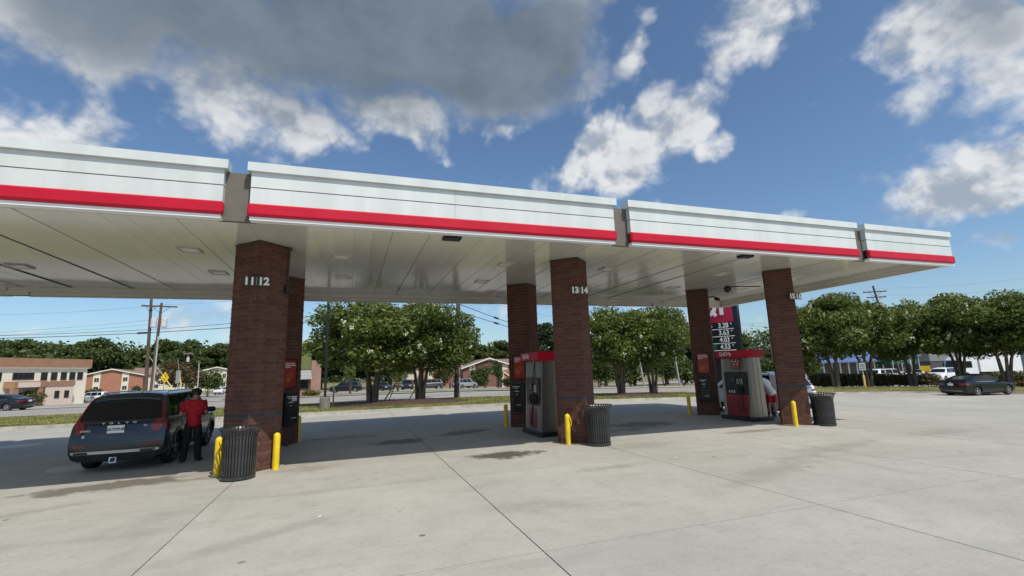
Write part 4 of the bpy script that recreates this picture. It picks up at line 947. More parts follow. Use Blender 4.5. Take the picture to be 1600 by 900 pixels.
def sedan(name, label, cat, m, loc, rotz, L=4.88, W=1.85, H=1.45, group=None, n=48, coupe=False, rim=None, full=True):
    f = .03 if coupe else 0
    c = Car(L, W, H, .20, [(0, .98), (.6, .98), (1.3, .95), (L*.62, .92), (L-1.2, .88), (L-.1, .74), (L, .70)],
            [(0, 1.02), (.35, 1.06), (.62, 1.07), (.95, 1.19), (1.42, 1.38), (1.9, H), (L*.52, H+.005), (L*.58, H-.06), (L*.72, .97), (L*.76, .93), (L-.4, .85), (L, .72)],
            [(.2, .10), (.45, .0), (.70, .01), (.95, .05), (1.1, .12)], [(.2, .10), (.45, 0), (.65, .03), (.9, .16)],
            [(0, .90), (.4, .965), (1.0, 1), (L-1.2, 1), (L-.4, .94), (L, .84)], (1.05, L-.95), .335, .045, .19, .20)
    c.lipm = m; c.rimm = rim or m_rim; c.hm = m
    t = c.build(name, label, cat, m, loc, rotz, group, n)
    c.roof_patch('rear_window', .78, 1.62, .84, .88, m_glass); c.roof_patch('windscreen', L*.565, L*.715, .88, .92, m_glass)
    for sd in (-1, 1):
        c.glass_side('front_door_window', L*.44, L*.66, L*.44, L*.56, sd)
        if not coupe: c.glass_side('rear_door_window', L*.245, L*.43, L*.30, L*.43, sd)
        else: c.glass_side('quarter_window', L*.26, L*.42, L*.32, L*.42, sd)
        c.tail_patch('tail_lamp', [(.74, sd*.46, sd*.80), (.82, sd*.36, sd*.83), (.89, sd*.40, sd*.82)] if not coupe else [(.78, sd*.04, sd*.80), (.90, sd*.04, sd*.82)], m_tail, .014, .03)
        c.flank_patch('side_lamp', [(.76, .04, .28), (.88, .03, .32)], sd, m_tail, .010, .02)
        c.tail_patch('head_lamp', [(.60, sd*.42, sd*.74), (.70, sd*.5, sd*.76)], m_headl, .008, .02, c.nose)
    if full:
        c.tail_patch('lower_bumper', [(.23, -.66, .66), (.36, -.72, .72)], m_blackm, .010, .02); c.tail_patch('bumper_trim', [(.36, -.62, .62), (.38, -.62, .62)], m_chrome, .014, .02)
        c.tail_patch('boot_seam', [(.66, -.60, .60), (.668, -.60, .60)], m_blackm, .004, .004)
        c.p(MB().box((0, c.tail(0, .80)[1]-.008, .80), (.32, .012, .15)), 'licence_plate', m_pl)
        c.p(MB().lathe([(.045, 0), (.045, .012)], 16, (0, c.tail(0, .93)[1]-.012, .93), axis='y'), 'emblem', m_chrome)
        c.handles((L*.29, L*.47) if not coupe else (L*.43,), .80); c.seams((L*.24, L*.435, L*.66) if not coupe else (L*.40, L*.66), .32, .90)
        for sd in (-1, 1): c.p(MB().slab([[c.side(u, f_, sd, .003) for u in [L*.22+k*(L*.45)/16 for k in range(17)]] for f_ in (.0, .06)], (-sd*.003, 0, 0)), 'window_trim', m_chrome, 40)
    c.mirror(L*.63, .96, m)
    return t, c
def heading(dx, dy): return math.atan2(-dx, dy)
PS = on(1512, 618); 
sedan('parked_sedan', 'black sedan parked along the kerb under the right-hand trees', 'car', m_pgreen, (PS.x+1.5, PS.y+.15, zg(PS.x+1.5, PS.y)), heading(.995, -.09), group=None, n=60)
# far vehicles
P = at(8, 41.0); sedan('passing_coupe', 'black coupe driving along the street at the far left', 'car', m_pblack, (P.x-.4, P.y, zg(P.x, P.y)-.02), heading(-1, .14), L=4.95, W=1.9, H=1.43, coupe=True)
P = at(118, 73); sedan('parked_sedan', 'silver sedan parked beside the cream office building', 'car', m_psilver, (P.x, P.y, zg(P.x, P.y)), heading(-1, -.05), full=False, n=32)
P = at(147, 79); suv('parked_suv', 'white SUV parked beyond the silver sedan in front of the brick flats', 'SUV', m_pwhitec, (P.x, P.y, zg(P.x, P.y)), heading(-1, .1), L=4.7, n=30, tailk='low')
P = at(347, 104); suv('parked_suv', 'small white hatchback on the side street behind the man in red', 'car', m_pwhitec, (P.x, P.y, zg(P.x, P.y)), heading(.15, 1), L=4.2, W=1.8, H=1.55, n=28, tailk='low')
P = at(541, 76); suv('parked_van', 'dark minivan parked behind the lamp post across the street', 'van', m_pblack, (P.x, P.y, zg(P.x, P.y)), heading(-1, .12), L=5.1, W=1.95, H=1.74, n=30, tailk='low')
P = at(597, 78); sedan('parked_sedan', 'dark sedan seen between the trunks of the left crape myrtle', 'car', m_pblack, (P.x, P.y, zg(P.x, P.y)), heading(.5, -1), full=False, n=28)
P = at(637, 82); suv('parked_suv', 'black SUV parked facing us between the two left crape myrtles', 'SUV', m_pblack, (P.x, P.y, zg(P.x, P.y)), heading(-.2, -1), n=28, tailk='low')
P = at(671, 84); suv('parked_suv', 'dark SUV half hidden by shrubs right of the second crape myrtle', 'SUV', m_pgrey, (P.x, P.y, zg(P.x, P.y)), heading(-1, -.1), n=28, tailk='low')
P = at(726, 84); suv('parked_suv', 'silver SUV parked just right of the wooden street pole', 'SUV', m_psilver, (P.x, P.y, zg(P.x, P.y)), heading(1, .5), n=30, L=4.8, tailk='low')
P = at(1364, 66); suv('parked_suv', 'grey SUV parked beyond the hedge beside the blue roof', 'SUV', m_pgrey, (P.x, P.y, zg(P.x, P.y)), heading(-1, .4), n=28, tailk='low')
P = at(1385, 64); suv('parked_suv', 'white SUV beyond the hedge right of the grey one', 'SUV', m_pwhitec, (P.x, P.y, zg(P.x, P.y)), heading(1, -.3), n=28, tailk='low')
P = at(1437, 66); sedan('parked_sedan', 'low white sedan beyond the hedge under the yellow sign', 'car', m_pwhitec, (P.x, P.y, zg(P.x, P.y)), heading(-1, .2), full=False, n=28)
P = at(1468, 60); suv('parked_suv', 'white SUV facing left just above the tail of the black sedan', 'SUV', m_pwhitec, (P.x, P.y, zg(P.x, P.y)), heading(-1, -.1), n=30, tailk='low')
# lorries
def truck(P, rz):
    t = thing('delivery_truck', 'white truck cab standing left of the white trailers', 'truck', P, rz)
    b = MB(); b.prism([(-1.2, .5), (1.2, .5), (1.2, 1.5), (.95, 2.6), (.5, 2.95), (-1.2, 2.95)], -1.1, 1.1, 'x'); b.build('cab', m_pwhitec, t)
    MB().add([(-1.0, 1.215, 1.55), (1.0, 1.215, 1.55), (.95, .985, 2.5), (-.95, .985, 2.5)], [(0, 1, 2, 3)]).build('windscreen', m_glass, t)
    for s in (-1, 1):
        MB().bbox(*sorted((s*1.10, s*1.115)), -.5, .75, 1.55, 2.4).build('side_window', m_glass, t); MB().cbox((s*1.35, 1.05, 2.0), (.2, .1, .5), .03).build('mirror', m_black, t)
    b = MB(); b.bbox(-1.2, 1.2, -6.5, -1.4, 1.0, 3.6); b.build('cargo_box', m_trailer, t); MB().bbox(-.5, .5, -6.4, 1.0, .5, .85).build('chassis', m_blackm, t)
    for y in (.4, -4.2, -5.3):
        for s in (-1, 1): MB().lathe([(.3, -.13), (.5, -.13), (.5, .13), (.3, .13)], 20, (s*1.0, y, .5), axis='x').build('wheel', m_tyre, t)
def trailer(label, P, rz, L):
    t = thing('box_trailer', label, 'trailer', P, rz, 'white box trailers parked in the yard')
    MB().bbox(-1.28, 1.28, -L/2, L/2, 1.05, 3.95).build('box', m_trailer, t)
    for q in range(int(L/1.2)):
        for s in (-1, 1): MB().box((s*1.285, -L/2+.6+1.2*q, 2.5), (.012, .03, 2.85)).build('rib', m_trailer, t)
    for s in (-1, 1):
        for y in (-L/2+1.2, -L/2+2.5): MB().lathe([(.3, -.13), (.5, -.13), (.5, .13), (.3, .13)], 20, (s*1.05, y, .5), axis='x').build('wheel', m_tyre, t)
        MB().bbox(*sorted((s*1.18, s*1.24)), -L/2+3.4, L/2-3, .6, 1.04).build('side_skirt', m_blackm, t); MB().bbox(*sorted((s*.75, s*.9)), L/2-2.6, L/2-2.45, 0, 1.05).build('landing_leg', m_blackm, t)
    MB().bbox(-1.25, 1.25, L/2, L/2+.02, 1.1, 3.9).build('front_panel', m_awn, t)
P = at(1498, 62); truck(Vector((P.x, P.y, P.z-.0)), heading(-.92, .38))
P = at(1547, 66); trailer('white box trailer behind the trunks of the rightmost tree', P, heading(-.985, -.17), 9.0)
P = at(1606, 72); trailer('white box trailer at the far right edge', P, heading(-.985, -.17), 8.0)
# ================================================================== people
def skin_mesh(name, verts, edges, m, sub=2, smooth=True):
    """verts: name -> (pos, rx, ry); grown along the edges into one closed surface"""
    ks = list(verts); me = bpy.data.meshes.new(name); me.from_pydata([verts[k][0] for k in ks], [(ks.index(a), ks.index(b)) for a, b in edges], [])
    o = bpy.data.objects.new(name, me); COL.objects.link(o)
    o.modifiers.new('Skin', 'SKIN').use_smooth_shade = True
    for i, k in enumerate(ks):
        sv = me.skin_vertices[0].data[i]; sv.radius = (verts[k][1], verts[k][2]); sv.use_root = (i == 0)
    sb = o.modifiers.new('Subdivision', 'SUBSURF'); sb.levels = sub; sb.render_levels = sub
    dg = bpy.context.evaluated_depsgraph_get(); dg.update(); out = bpy.data.meshes.new_from_object(o.evaluated_get(dg)); out.name = name
    bpy.data.objects.remove(o); bpy.data.meshes.remove(me); out.materials.clear(); out.materials.append(m); return out
def chain(V, E, pts, start=None):
    prev = start
    for n, p, r in pts:
        V[n] = (Vector(p), r if not isinstance(r, tuple) else r[0], r if not isinstance(r, tuple) else r[1])
        if prev: E.append((prev, n))
        prev = n
def person(label, loc, rotz, J, top, legs, shoes, hair, short_legs, cap=None, group=None):
    """J: joints in metres, person faces +y; top, legs, shoes: cloth materials"""
    t = thing('person', label, 'person', loc, rotz, group); g = lambda k: Vector(J[k])
    V, E = {}, []
    chain(V, E, [('pelvis', g('pelvis'), (.115, .09)), ('waist', g('waist'), (.10, .075)), ('chest', g('chest'), (.115, .08)), ('upper', g('upper'), (.085, .055)), ('neck', g('neck'), .058), ('jaw', g('head')+Vector((0, .015, -.075)), .062), ('head', g('head'), (.082, .092)), ('crown', g('head')+Vector((0, -.01, .075)), (.068, .075))])
    fwd = Vector(J.get('look', (0, 1, 0))).normalized(); sx = fwd.cross(Vector((0, 0, 1))).normalized()
    chain(V, E, [('nose', g('head')+fwd*.105+Vector((0, 0, -.015)), .012)], 'head')
    for s, n in ((-1, 'L'), (1, 'R')):
        chain(V, E, [('ear'+n, g('head')+sx*s*.09+Vector((0, 0, -.01)), .014)], 'head')
        sh, el, wr = g('shoulder'+n), g('elbow'+n), g('wrist'+n)
        chain(V, E, [('sh'+n, sh, .048), ('ua'+n, sh.lerp(el, .5), .048), ('el'+n, el, .042), ('fa'+n, el.lerp(wr, .4), .040), ('wr'+n, wr, .028)], 'upper')
        d = (wr-el).normalized(); side = d.cross(Vector((0, 0, 1))).normalized() if abs(d.z) < .95 else Vector((1, 0, 0)); dn = d.cross(side)
        pm = wr+d*.05; chain(V, E, [('pa'+n, pm, (.034, .022))], 'wr'+n)
        for q, l in ((-1.5, .060), (-.5, .072), (.5, .068), (1.5, .052)):
            k1 = pm+d*.04+side*q*.017; chain(V, E, [('f%s%s' % (n, q), k1, .010), ('g%s%s' % (n, q), k1+d*l*.55+dn*.014, .009), ('h%s%s' % (n, q), k1+d*l*.85+dn*.036, .007)], 'pa'+n)
        chain(V, E, [('t1'+n, pm+side*s*.03-d*.015, .011), ('t2'+n, pm+side*s*.05+d*.022, .009)], 'pa'+n)
        hp, kn, an, to = g('hip'+n), g('knee'+n), g('ankle'+n), g('toe'+n)
        chain(V, E, [('hp'+n, hp, .088), ('th'+n, hp.lerp(kn, .5), .074), ('kn'+n, kn, .054), ('ca'+n, kn.lerp(an, .35), .054), ('an'+n, an, .036), ('to'+n, an.lerp(to, .7), .034)], 'pelvis')
    body = link('body', skin_mesh('body', V, E, m_skin), t)
    # shirt: torso, collar and short sleeves
    V, E = {}, []
    chain(V, E, [('chest', g('chest'), (.195, .145)), ('waist', g('waist'), (.185, .14)), ('hem', g('pelvis').lerp(g('waist'), -.1), (.20, .165)), ('hem2', g('pelvis').lerp(g('waist'), -.85), (.20, .165))])
    chain(V, E, [('upper', g('upper')+Vector((0, -.01, 0)), (.185, .135)), ('collar', g('neck')+Vector((0, -.012, -.03)), .085)], 'chest')
    for s, n in ((-1, 'L'), (1, 'R')):
        sh, el = g('shoulder'+n), g('elbow'+n); chain(V, E, [('sh'+n, sh, .09), ('sl'+n, sh.lerp(el, .45), .076), ('cu'+n, sh.lerp(el, .80), .074)], 'upper')
    link('shirt', skin_mesh('shirt', V, E, top), t)
    V, E = {}, []
    chain(V, E, [('pelvis', g('pelvis'), (.168, .135)), ('belt', g('pelvis').lerp(g('waist'), .35), (.13, .10))])
    for s, n in ((-1, 'L'), (1, 'R')):
        hp, kn, an = g('hip'+n), g('knee'+n), g('ankle'+n)
        pts = [('hp'+n, hp, .115), ('th'+n, hp.lerp(kn, .5), .108), ('kn'+n, hp.lerp(kn, .86 if short_legs else 1), .105 if short_legs else .09)]
        if not short_legs: pts += [('ca'+n, kn.lerp(an, .5), .085), ('an'+n, an+Vector((0, 0, .0)), .080), ('af'+n, an+Vector((0, .02, -.06)), .075)]
        chain(V, E, pts, 'pelvis')
    link('shorts' if short_legs else 'trousers', skin_mesh('trousers', V, E, legs), t)
    for n in 'LR':
        an, to = g('ankle'+n), g('toe'+n); V, E = {}, []
        chain(V, E, [('a', an+Vector((0, -.035, -.035)), (.042, .042)), ('b', an.lerp(to, .5)+Vector((0, 0, -.01)), (.046, .036)), ('c', to, (.040, .026))]); link('shoe', skin_mesh('shoe', V, E, shoes), t)
        if short_legs: V, E = {}, []; chain(V, E, [('a', an+Vector((0, 0, -.02)), .044), ('b', an+Vector((0, 0, .09)), .047)]); link('sock', skin_mesh('sock', V, E, m_whitecloth), t)
    hc = g('head')-fwd*.012+Vector((0, 0, .03)); mb = MB()
    mb.lathe([(.092, -.07), (.104, -.02), (.104, .03), (.086, .075), (.05, .10), (.004, .108)], 20, (0, 0, 0)); 
    hr = mb.build('hair', hair, t, smooth=50); hr.location = hc; hr.rotation_euler = (-.25, 0, math.atan2(-fwd.x, fwd.y))
    if cap:
        mb = MB(); mb.lathe([(.108, .0), (.116, .03), (.112, .075), (.085, .112), (.03, .128), (.004, .13)], 20, (0, 0, 0)); mb.cbox((0, .15, .01), (.15, .14, .012), .005)
        c_ = mb.build('cap', cap, t, smooth=50); c_.location = g('head')+Vector((0, 0, .005)); c_.rotation_euler = (0, 0, math.atan2(-fwd.x, fwd.y))
    return t
STAND = dict(pelvis=(0, 0, .95), waist=(-.01, -.01, 1.10), chest=(-.02, -.02, 1.27), upper=(-.02, .0, 1.41), neck=(-.015, .02, 1.50), head=(0, .07, 1.625), look=(-.25, 1, -.3),
             shoulderL=(-.20, .0, 1.40), shoulderR=(.175, .0, 1.41), elbowL=(-.29, -.02, 1.13), elbowR=(.255, .0, 1.14), wristL=(-.16, .19, 1.08), wristR=(.10, .20, 1.11),
             hipL=(-.09, 0, .90), hipR=(.09, 0, .90), kneeL=(-.13, .02, .49), kneeR=(.11, .03, .49), ankleL=(-.16, -.03, .085), ankleR=(.14, .02, .085), toeL=(-.20, .13, .035), toeR=(.21, .18, .035))
person('person in a red polo shirt and black trousers standing at the dark blue SUV', (-3.60, 13.90, 0), R_(4), STAND, m_redcloth, m_blackcloth, m_blackcloth, m_hair, False, m_blackcloth)
BEND = dict(pelvis=(.08, -.05, .94), waist=(.03, .02, 1.09), chest=(-.03, .12, 1.24), upper=(-.08, .20, 1.36), neck=(-.13, .27, 1.43), head=(-.17, .34, 1.53), look=(-.2, 1, -.7),
            shoulderL=(-.27, .18, 1.33), shoulderR=(.12, .22, 1.32), elbowL=(-.32, .34, 1.08), elbowR=(.26, .34, 1.12), wristL=(-.16, .52, 1.0), wristR=(.24, .55, 1.02),
            hipL=(-.01, -.04, .88), hipR=(.17, -.04, .88), kneeL=(-.03, -.01, .48), kneeR=(.18, .0, .48), ankleL=(-.04, -.06, .085), ankleR=(.22, -.02, .085), toeL=(-.08, .10, .035), toeR=(.28, .13, .035))
person('person in a white T-shirt and red shorts bending forward beside the pump', (14.74, 13.80, zg(14.7, 13.9)), R_(-16), BEND, m_whitecloth, m_redcloth, m_shoe, m_hair, True)

# ================================================================== trees
def leaf_cloud(lobes, n, size, flat=.5, shell=.62, up=.25):
    """many small folded leaf faces spread through a set of ellipsoid lobes (cx, cy, cz, rx, ry, rz)"""
    vol = np.array([l[3]*l[4]*l[5] for l in lobes])**.75; pick = RNG.choice(len(lobes), n, p=vol/vol.sum())
    L = np.array(lobes)[pick]; d = RNG.normal(size=(n, 3)); d /= np.linalg.norm(d, axis=1)[:, None]
    r = shell+(1-shell)*RNG.random(n)**.6; r = np.where(RNG.random(n) < .22, RNG.random(n)*shell, r)*(1+.16*RNG.normal(size=n)*(RNG.random(n) < .35))
    c = L[:, :3]+d*r[:, None]*L[:, 3:6]
    nrm = d*.8+RNG.normal(size=(n, 3))*.75+np.array([0, 0, up]); nrm /= np.linalg.norm(nrm, axis=1)[:, None]
    a = np.cross(nrm, RNG.normal(size=(n, 3))); a /= np.linalg.norm(a, axis=1)[:, None]; b = np.cross(nrm, a)
    s = size*(.6+.8*RNG.random(n))[:, None]
    return np.stack([c-a*s, c-b*s*flat+nrm*s*.15, c+a*s, c+b*s*flat+nrm*s*.15], 1)
def quads_mesh(name, q, m):
    n = len(q); me = bpy.data.meshes.new(name); me.vertices.add(n*4); me.vertices.foreach_set('co', q.reshape(-1)); me.loops.add(n*4); me.polygons.add(n)
    me.loops.foreach_set('vertex_index', np.arange(n*4)); me.polygons.foreach_set('loop_start', np.arange(0, n*4, 4)); me.polygons.foreach_set('loop_total', np.full(n, 4))
    me.materials.append(m); me.update(); me.validate(); return me
def clumps(n, R, zc, H, rr, seed, low=.0):
    """lobes on and inside a flattened dome of radius R, height H, centred at zc"""
    rg = np.random.default_rng(seed); out = []
    for i in range(n):
        a = rg.random()*6.283; q = rg.uniform(-.95+low, 1); k = rg.uniform(.45, .86); w = (1-abs(q)**(2.0 if q > 0 else 3.5))**.5
        x, y, z = R*k*w*math.cos(a), R*k*w*math.sin(a), H*k*q; r = rr*rg.uniform(.7, 1.25)
        out.append((x, y, zc+z, r*1.15, r*1.15, r*.72))
    return out
def crape(seed, R=3.5, zc=4.40, H=2.6, n=23000):
    rg = random.Random(seed); lobes = clumps(60, R, zc, H, R*.25, seed)
    q = leaf_cloud(lobes, n, .11, .55); crown = quads_mesh('crown', q, m_leaf)
    top = [l for l in lobes if l[2] > zc-1.5]; fl = []
    for i in range(44):
        l = rg.choice(top); d = Vector((rg.gauss(0, 1), rg.gauss(0, 1), rg.gauss(.25, .7))).normalized(); o = Vector((l[0], l[1], l[2]-zc)); d = (d+o.normalized()*1.2).normalized(); c = (l[0]+d.x*l[3]*1.1, l[1]+d.y*l[4]*1.1, l[2]+d.z*l[5]*1.1)
        fl.append((*c, .15, .15, .19))
    bloom = quads_mesh('blossom', leaf_cloud(fl, 44*20, .045, .8, .2), m_bloom)
    tr = MB(); ns = rg.choice((3, 4, 5))
    for i in range(ns):
        a = 6.283*i/ns+rg.uniform(-.3, .3); b = Vector((.17*math.cos(a), .17*math.sin(a), -.15)); sp = rg.uniform(.2, .5)
        p = [b, b+Vector((.05*math.cos(a), .05*math.sin(a), 1.0)), b+Vector((sp*.5*math.cos(a+.2), sp*.5*math.sin(a+.2), 2.0)), b+Vector((sp*1.3*math.cos(a), sp*1.3*math.sin(a), 3.2)), b+Vector((sp*2.2*math.cos(a-.2), sp*2.2*math.sin(a-.2), 4.8))]
        tr.tube(p, [.13, .105, .085, .06, .02], 9)
        for k in range(3):
            s = p[2].lerp(p[3], rg.random()); e = Vector((R*.7*math.cos(a+rg.uniform(-.8, .8)), R*.7*math.sin(a+rg.uniform(-.8, .8)), zc+rg.uniform(-.8, 1.0))); tr.tube([s, s.lerp(e, .5)+Vector((0, 0, .25)), e], [.045, .03, .012], 6)
    return crown, bloom, tr.mesh('trunk', m_bark, 50)
CR = [crape(11), crape(23), crape(37)]
def crape_tree(label, P, s, k, rz, sz=None):
    t = thing('crape_myrtle', label, 'tree', P, rz, 'crape myrtles round the forecourt'); t.scale = (s, s, sz or s)
    for nm, me in zip(('crown', 'blossom', 'trunk'), CR[k]): link(nm, me, t)
    return t
def gz(p, dz=.2): return Vector((p.x, p.y, p.z+dz))
crape_tree('white-flowering crape myrtle left of the pair, beside the lamp post', gz(at(583, 30.7), .0), 1.34, 0, .3, 1.03)
crape_tree('white-flowering crape myrtle right of the pair, beside the wooden street pole', gz(at(657, 31.8), .0), 1.14, 1, 1.2, 1.02)
crape_tree('crape myrtle just right of the column numbered 13 14', gz(at(968, 34.4), .16), 1.0, 2, 2.0, .95)
crape_tree('crape myrtle between the columns, right of its twin', gz(at(1018, 35.0), .16), 1.0, 0, 3.9, .96)
crape_tree('crape myrtle behind the white SUV, right of the column numbered 15 16', gz(at(1302, 41.5), .35), 1.18, 1, 4.4, 1.18)
crape_tree('crape myrtle behind the small sign on a yellow post', gz(at(1352, 42), .35), 1.16, 2, .9, 1.16)
crape_tree('dark crape myrtle over the gap before the black sedan', gz(at(1420, 43.5), .4), 1.2, 0, 2.6, 1.10)
crape_tree('crape myrtle whose trunks rise above the roof of the black sedan', gz(at(1496, 41), .5), 1.16, 1, .2, 1.16)
crape_tree('rightmost crape myrtle with many trunks behind the black sedan', gz(at(1566, 38.5), .5), 1.20, 2, 5.2, 1.12)
crape_tree('crape myrtle cut off by the right edge', gz(at(1640, 37), .5), 1.15, 0, 4.0, 1.12)
def broad(seed, mat_l, n=12000, size=.34, R=5.0, zc=9.0, H=6.5, lob=26, trunk=True, low=0.):
    q = leaf_cloud(clumps(lob, R, zc, H, R*.34, seed, low), n, size, .6, .55); cr = quads_mesh('crown', q, mat_l)
    tb = MB(); tb.tube([(0, 0, -.5), (.1, 0, zc*.35), (0, .1, zc*.8)], [.45, .34, .15], 8)
    rg = random.Random(seed)
    for i in range(6):
        a = i*1.05; tb.tube([(0, 0, zc*(.35+.05*i)), (R*.35*math.cos(a), R*.35*math.sin(a), zc*(.62+.05*i)), (R*.7*math.cos(a), R*.7*math.sin(a), zc*(.75+.06*i))], [.2, .12, .04], 6)
    return cr, tb.mesh('trunk', m_barkd)
BR = [broad(1, m_leaf2, lob=34, low=.3), broad(2, m_leaf2, R=4.4, H=7, lob=36, low=.3), broad(3, m_leaf4, 11000, .32, 3.6, 9.5, 8.0, 44), broad(4, m_leaf2, R=5.6, H=5.6, lob=38, low=.3)]
def wood_tree(label, u, vtop, depth, half_px, k, group='tall trees of the wood behind the buildings', name='broadleaf_tree'):
    P = at(u, depth); top = zat(u, vtop, depth)-P.z; H = (15.5, 16.0, 17.5, 14.6)[k]; t = thing(name, label, 'tree', P, random.random()*6.28, group)
    s = half_px*depth/FPX/(5.4, 4.8, 4.0, 6.0)[k]; t.scale = (s, s, max(.3, top/H))
    for nm, me in zip(('crown', 'trunk'), BR[k]): link(nm, me, t)
    return t
for i, (u, vt, d, hp, k, lab) in enumerate((
        (-25, 526, 190, 40, 0, 'broadleaf tree cut off by the left edge above the tan roof'), (28, 529, 185, 36, 3, 'broadleaf tree above the left end of the tan roof'), (72, 524, 200, 40, 1, 'broadleaf tree above the middle of the tan roof'),
        (112, 530, 180, 34, 0, 'broadleaf tree above the right end of the tan roof'), (150, 527, 175, 34, 3, 'broadleaf tree above the left slope of the brick gable'), (182, 540, 185, 28, 2, 'dark tree above the right slope of the brick gable'),
        (228, 536, 190, 30, 1, 'broadleaf tree behind the pair of utility poles'), (258, 526, 185, 28, 0, 'round topped tree right of the pair of utility poles'), (298, 530, 180, 30, 3, 'broadleaf tree above the far white transformer'),
        (334, 533, 175, 30, 0, 'broadleaf tree above the pale gable by the brick column'), (372, 528, 180, 30, 1, 'broadleaf tree cut by the edge of the nearest brick column'),
        (500, 540, 120, 40, 2, 'dark pine behind the shop with the green band'), (552, 535, 115, 36, 2, 'dark pine behind the dark minivan'), (610, 538, 120, 40, 1, 'dark broadleaf tree behind the left crape myrtle'),
        (664, 536, 170, 40, 0, 'broadleaf tree above the bright brick gable'), (715, 540, 170, 30, 3, 'broadleaf tree behind the wooden street pole'), (752, 532, 165, 32, 1, 'broadleaf tree above the dark brick gable'), (795, 528, 165, 30, 0, 'broadleaf tree beside the rear column of pump 13'),
        (852, 486, 90, 26, 2, 'tall dark conifer between the columns of pump 13'), (905, 520, 95, 40, 1, 'broadleaf tree left of the twin crape myrtles, half behind the column numbered 13 14'), (945, 535, 85, 34, 0, 'broadleaf tree behind the left one of the twin crape myrtles'),
        (990, 530, 90, 36, 3, 'broadleaf tree between the twin crape myrtles'), (1040, 525, 95, 36, 1, 'broadleaf tree right of the twin crape myrtles'), (1085, 530, 100, 30, 0, 'broadleaf tree behind the price sign column'),
        (1128, 538, 100, 24, 2, 'dark tree below the price sign'), (1160, 518, 120, 24, 0, 'round tree right of the price sign'), (1195, 560, 90, 22, 3, 'low broadleaf tree above the bending person'),
        (1232, 535, 100, 34, 1, 'dark broadleaf tree showing left of the column numbered 15 16'), (1262, 528, 90, 24, 0, 'light broadleaf tree between the column and the blue roof'), (1410, 540, 110, 40, 1, 'broadleaf tree behind the green shelter'), (1462, 540, 115, 34, 3, 'broadleaf tree behind the charcoal wall'))):
    wood_tree(lab, u, vt, d, hp, k)
# the deep wood behind them reads as one mass
lob = []
for q in range(300):
    a = R_(-35+230*q/299); d = random.uniform(225, 290); P = Vector((d*math.cos(a), d*math.sin(a), 0)); r = random.uniform(5, 8.5); top = EYE+d*random.uniform(.048, .066)
    for z in (top-r*.8, top-r*2.1): lob.append((P.x, P.y, z, r*1.25, r*1.25, r))
link('wood', quads_mesh('wood', leaf_cloud(lob, 110000, .85, .6, .6), m_leaf2), None, 'stuff')
# shrubs and young trees
def shrub(label, P, rx, ry, h, m, n=900, size=.16, name='shrub', group='shrubs across the street', stem=.0):
    t = thing(name, label, 'shrub' if stem == 0 else 'tree', P, 0, group)
    rg = np.random.default_rng(int(P.x*31+P.y*7) % 9999); lobes = []
    for i in range(12):
        a = rg.random()*6.28; k = rg.uniform(.1, .6); z = stem+(h-stem)*rg.uniform(.3, .78); w = 1-.5*abs(z-stem-(h-stem)*.45)/(h-stem); lobes.append((rx*k*w*math.cos(a), ry*k*w*math.sin(a), z, rx*.46*w, ry*.46*w, (h-stem)*.25))
    link('crown', quads_mesh('crown', leaf_cloud(lobes, n, size, .55, .5), m), t)
    mb = MB()
    for i in range(4): a = i*1.6; mb.tube([(.06*math.cos(a), .06*math.sin(a), -.15), (.2*rx*math.cos(a), .2*ry*math.sin(a), stem+(h-stem)*.45)], [.05 if stem == 0 else .06, .02], 5)
    mb.build('stem' if stem == 0 else 'trunk', m_barkd, t); return t
shrub('clipped round shrub before the porch of the cream office building', at(44, 63), 2.6, 2.2, 2.0, m_leaf2, 2600, .13); shrub('round shrub at the right corner of the cream office building', at(143, 84), 2.9, 2, 2.4, m_leaf2, 1500, .16)
shrub('low green shrub at the right end of the brick gable', at(214, 118), 1.6, 1.4, 2.4, m_leaf2)
shrub('red-brown bushy tree under the far transformer', at(280, 88), 5.2, 4, 7.2, m_leafr, 3600, .24, 'small_tree', 'young trees across the street', 1.2); shrub('green bushy tree left of the white hatchback', at(326, 92), 3.6, 3, 5.6, m_leaf2, 2600, .22, 'small_tree', 'young trees across the street', .8)
shrub('young light green tree over the dark minivan', at(548, 60), 1.15, 1.1, 4.4, m_leaf3, 1300, .12, 'small_tree', 'young trees across the street', 1.2); shrub('young light green tree behind the slanted yellow guy guard', at(622, 64), 1.9, 1.8, 5.0, m_leaf3, 2000, .14, 'small_tree', 'young trees across the street', 1.2)
shrub('dark shrub left of the silver SUV', at(690, 92), 2.6, 2, 3.8, m_leafr, 1900, .2); shrub('young tree left of the wooden street pole', at(703, 80), 1.4, 1.3, 4.2, m_leaf2, 1300, .14, 'small_tree', 'young trees across the street', 1.0)
shrub('reddish shrub below the dark brick gable', at(745, 92), 2.4, 2, 4.2, m_leafr, 1900, .2); shrub('dark green shrub right of the silver SUV', at(758, 88), 3.0, 2, 4.4, m_leaf2, 2200, .2)
shrub('thin young tree near the rear column of pump 13', at(779, 80), 1.5, 1.3, 4.8, m_leaf2, 1500, .15, 'small_tree', 'young trees across the street', 1.2); shrub('low shrub at the foot of the orange brick wing', at(793, 92), 2.0, 1.6, 1.9, m_leaf2, 900, .18)
shrub('low planting before the shop with the green band', at(486, 54), 1.5, .7, .7, m_leaf3, 700, .10)
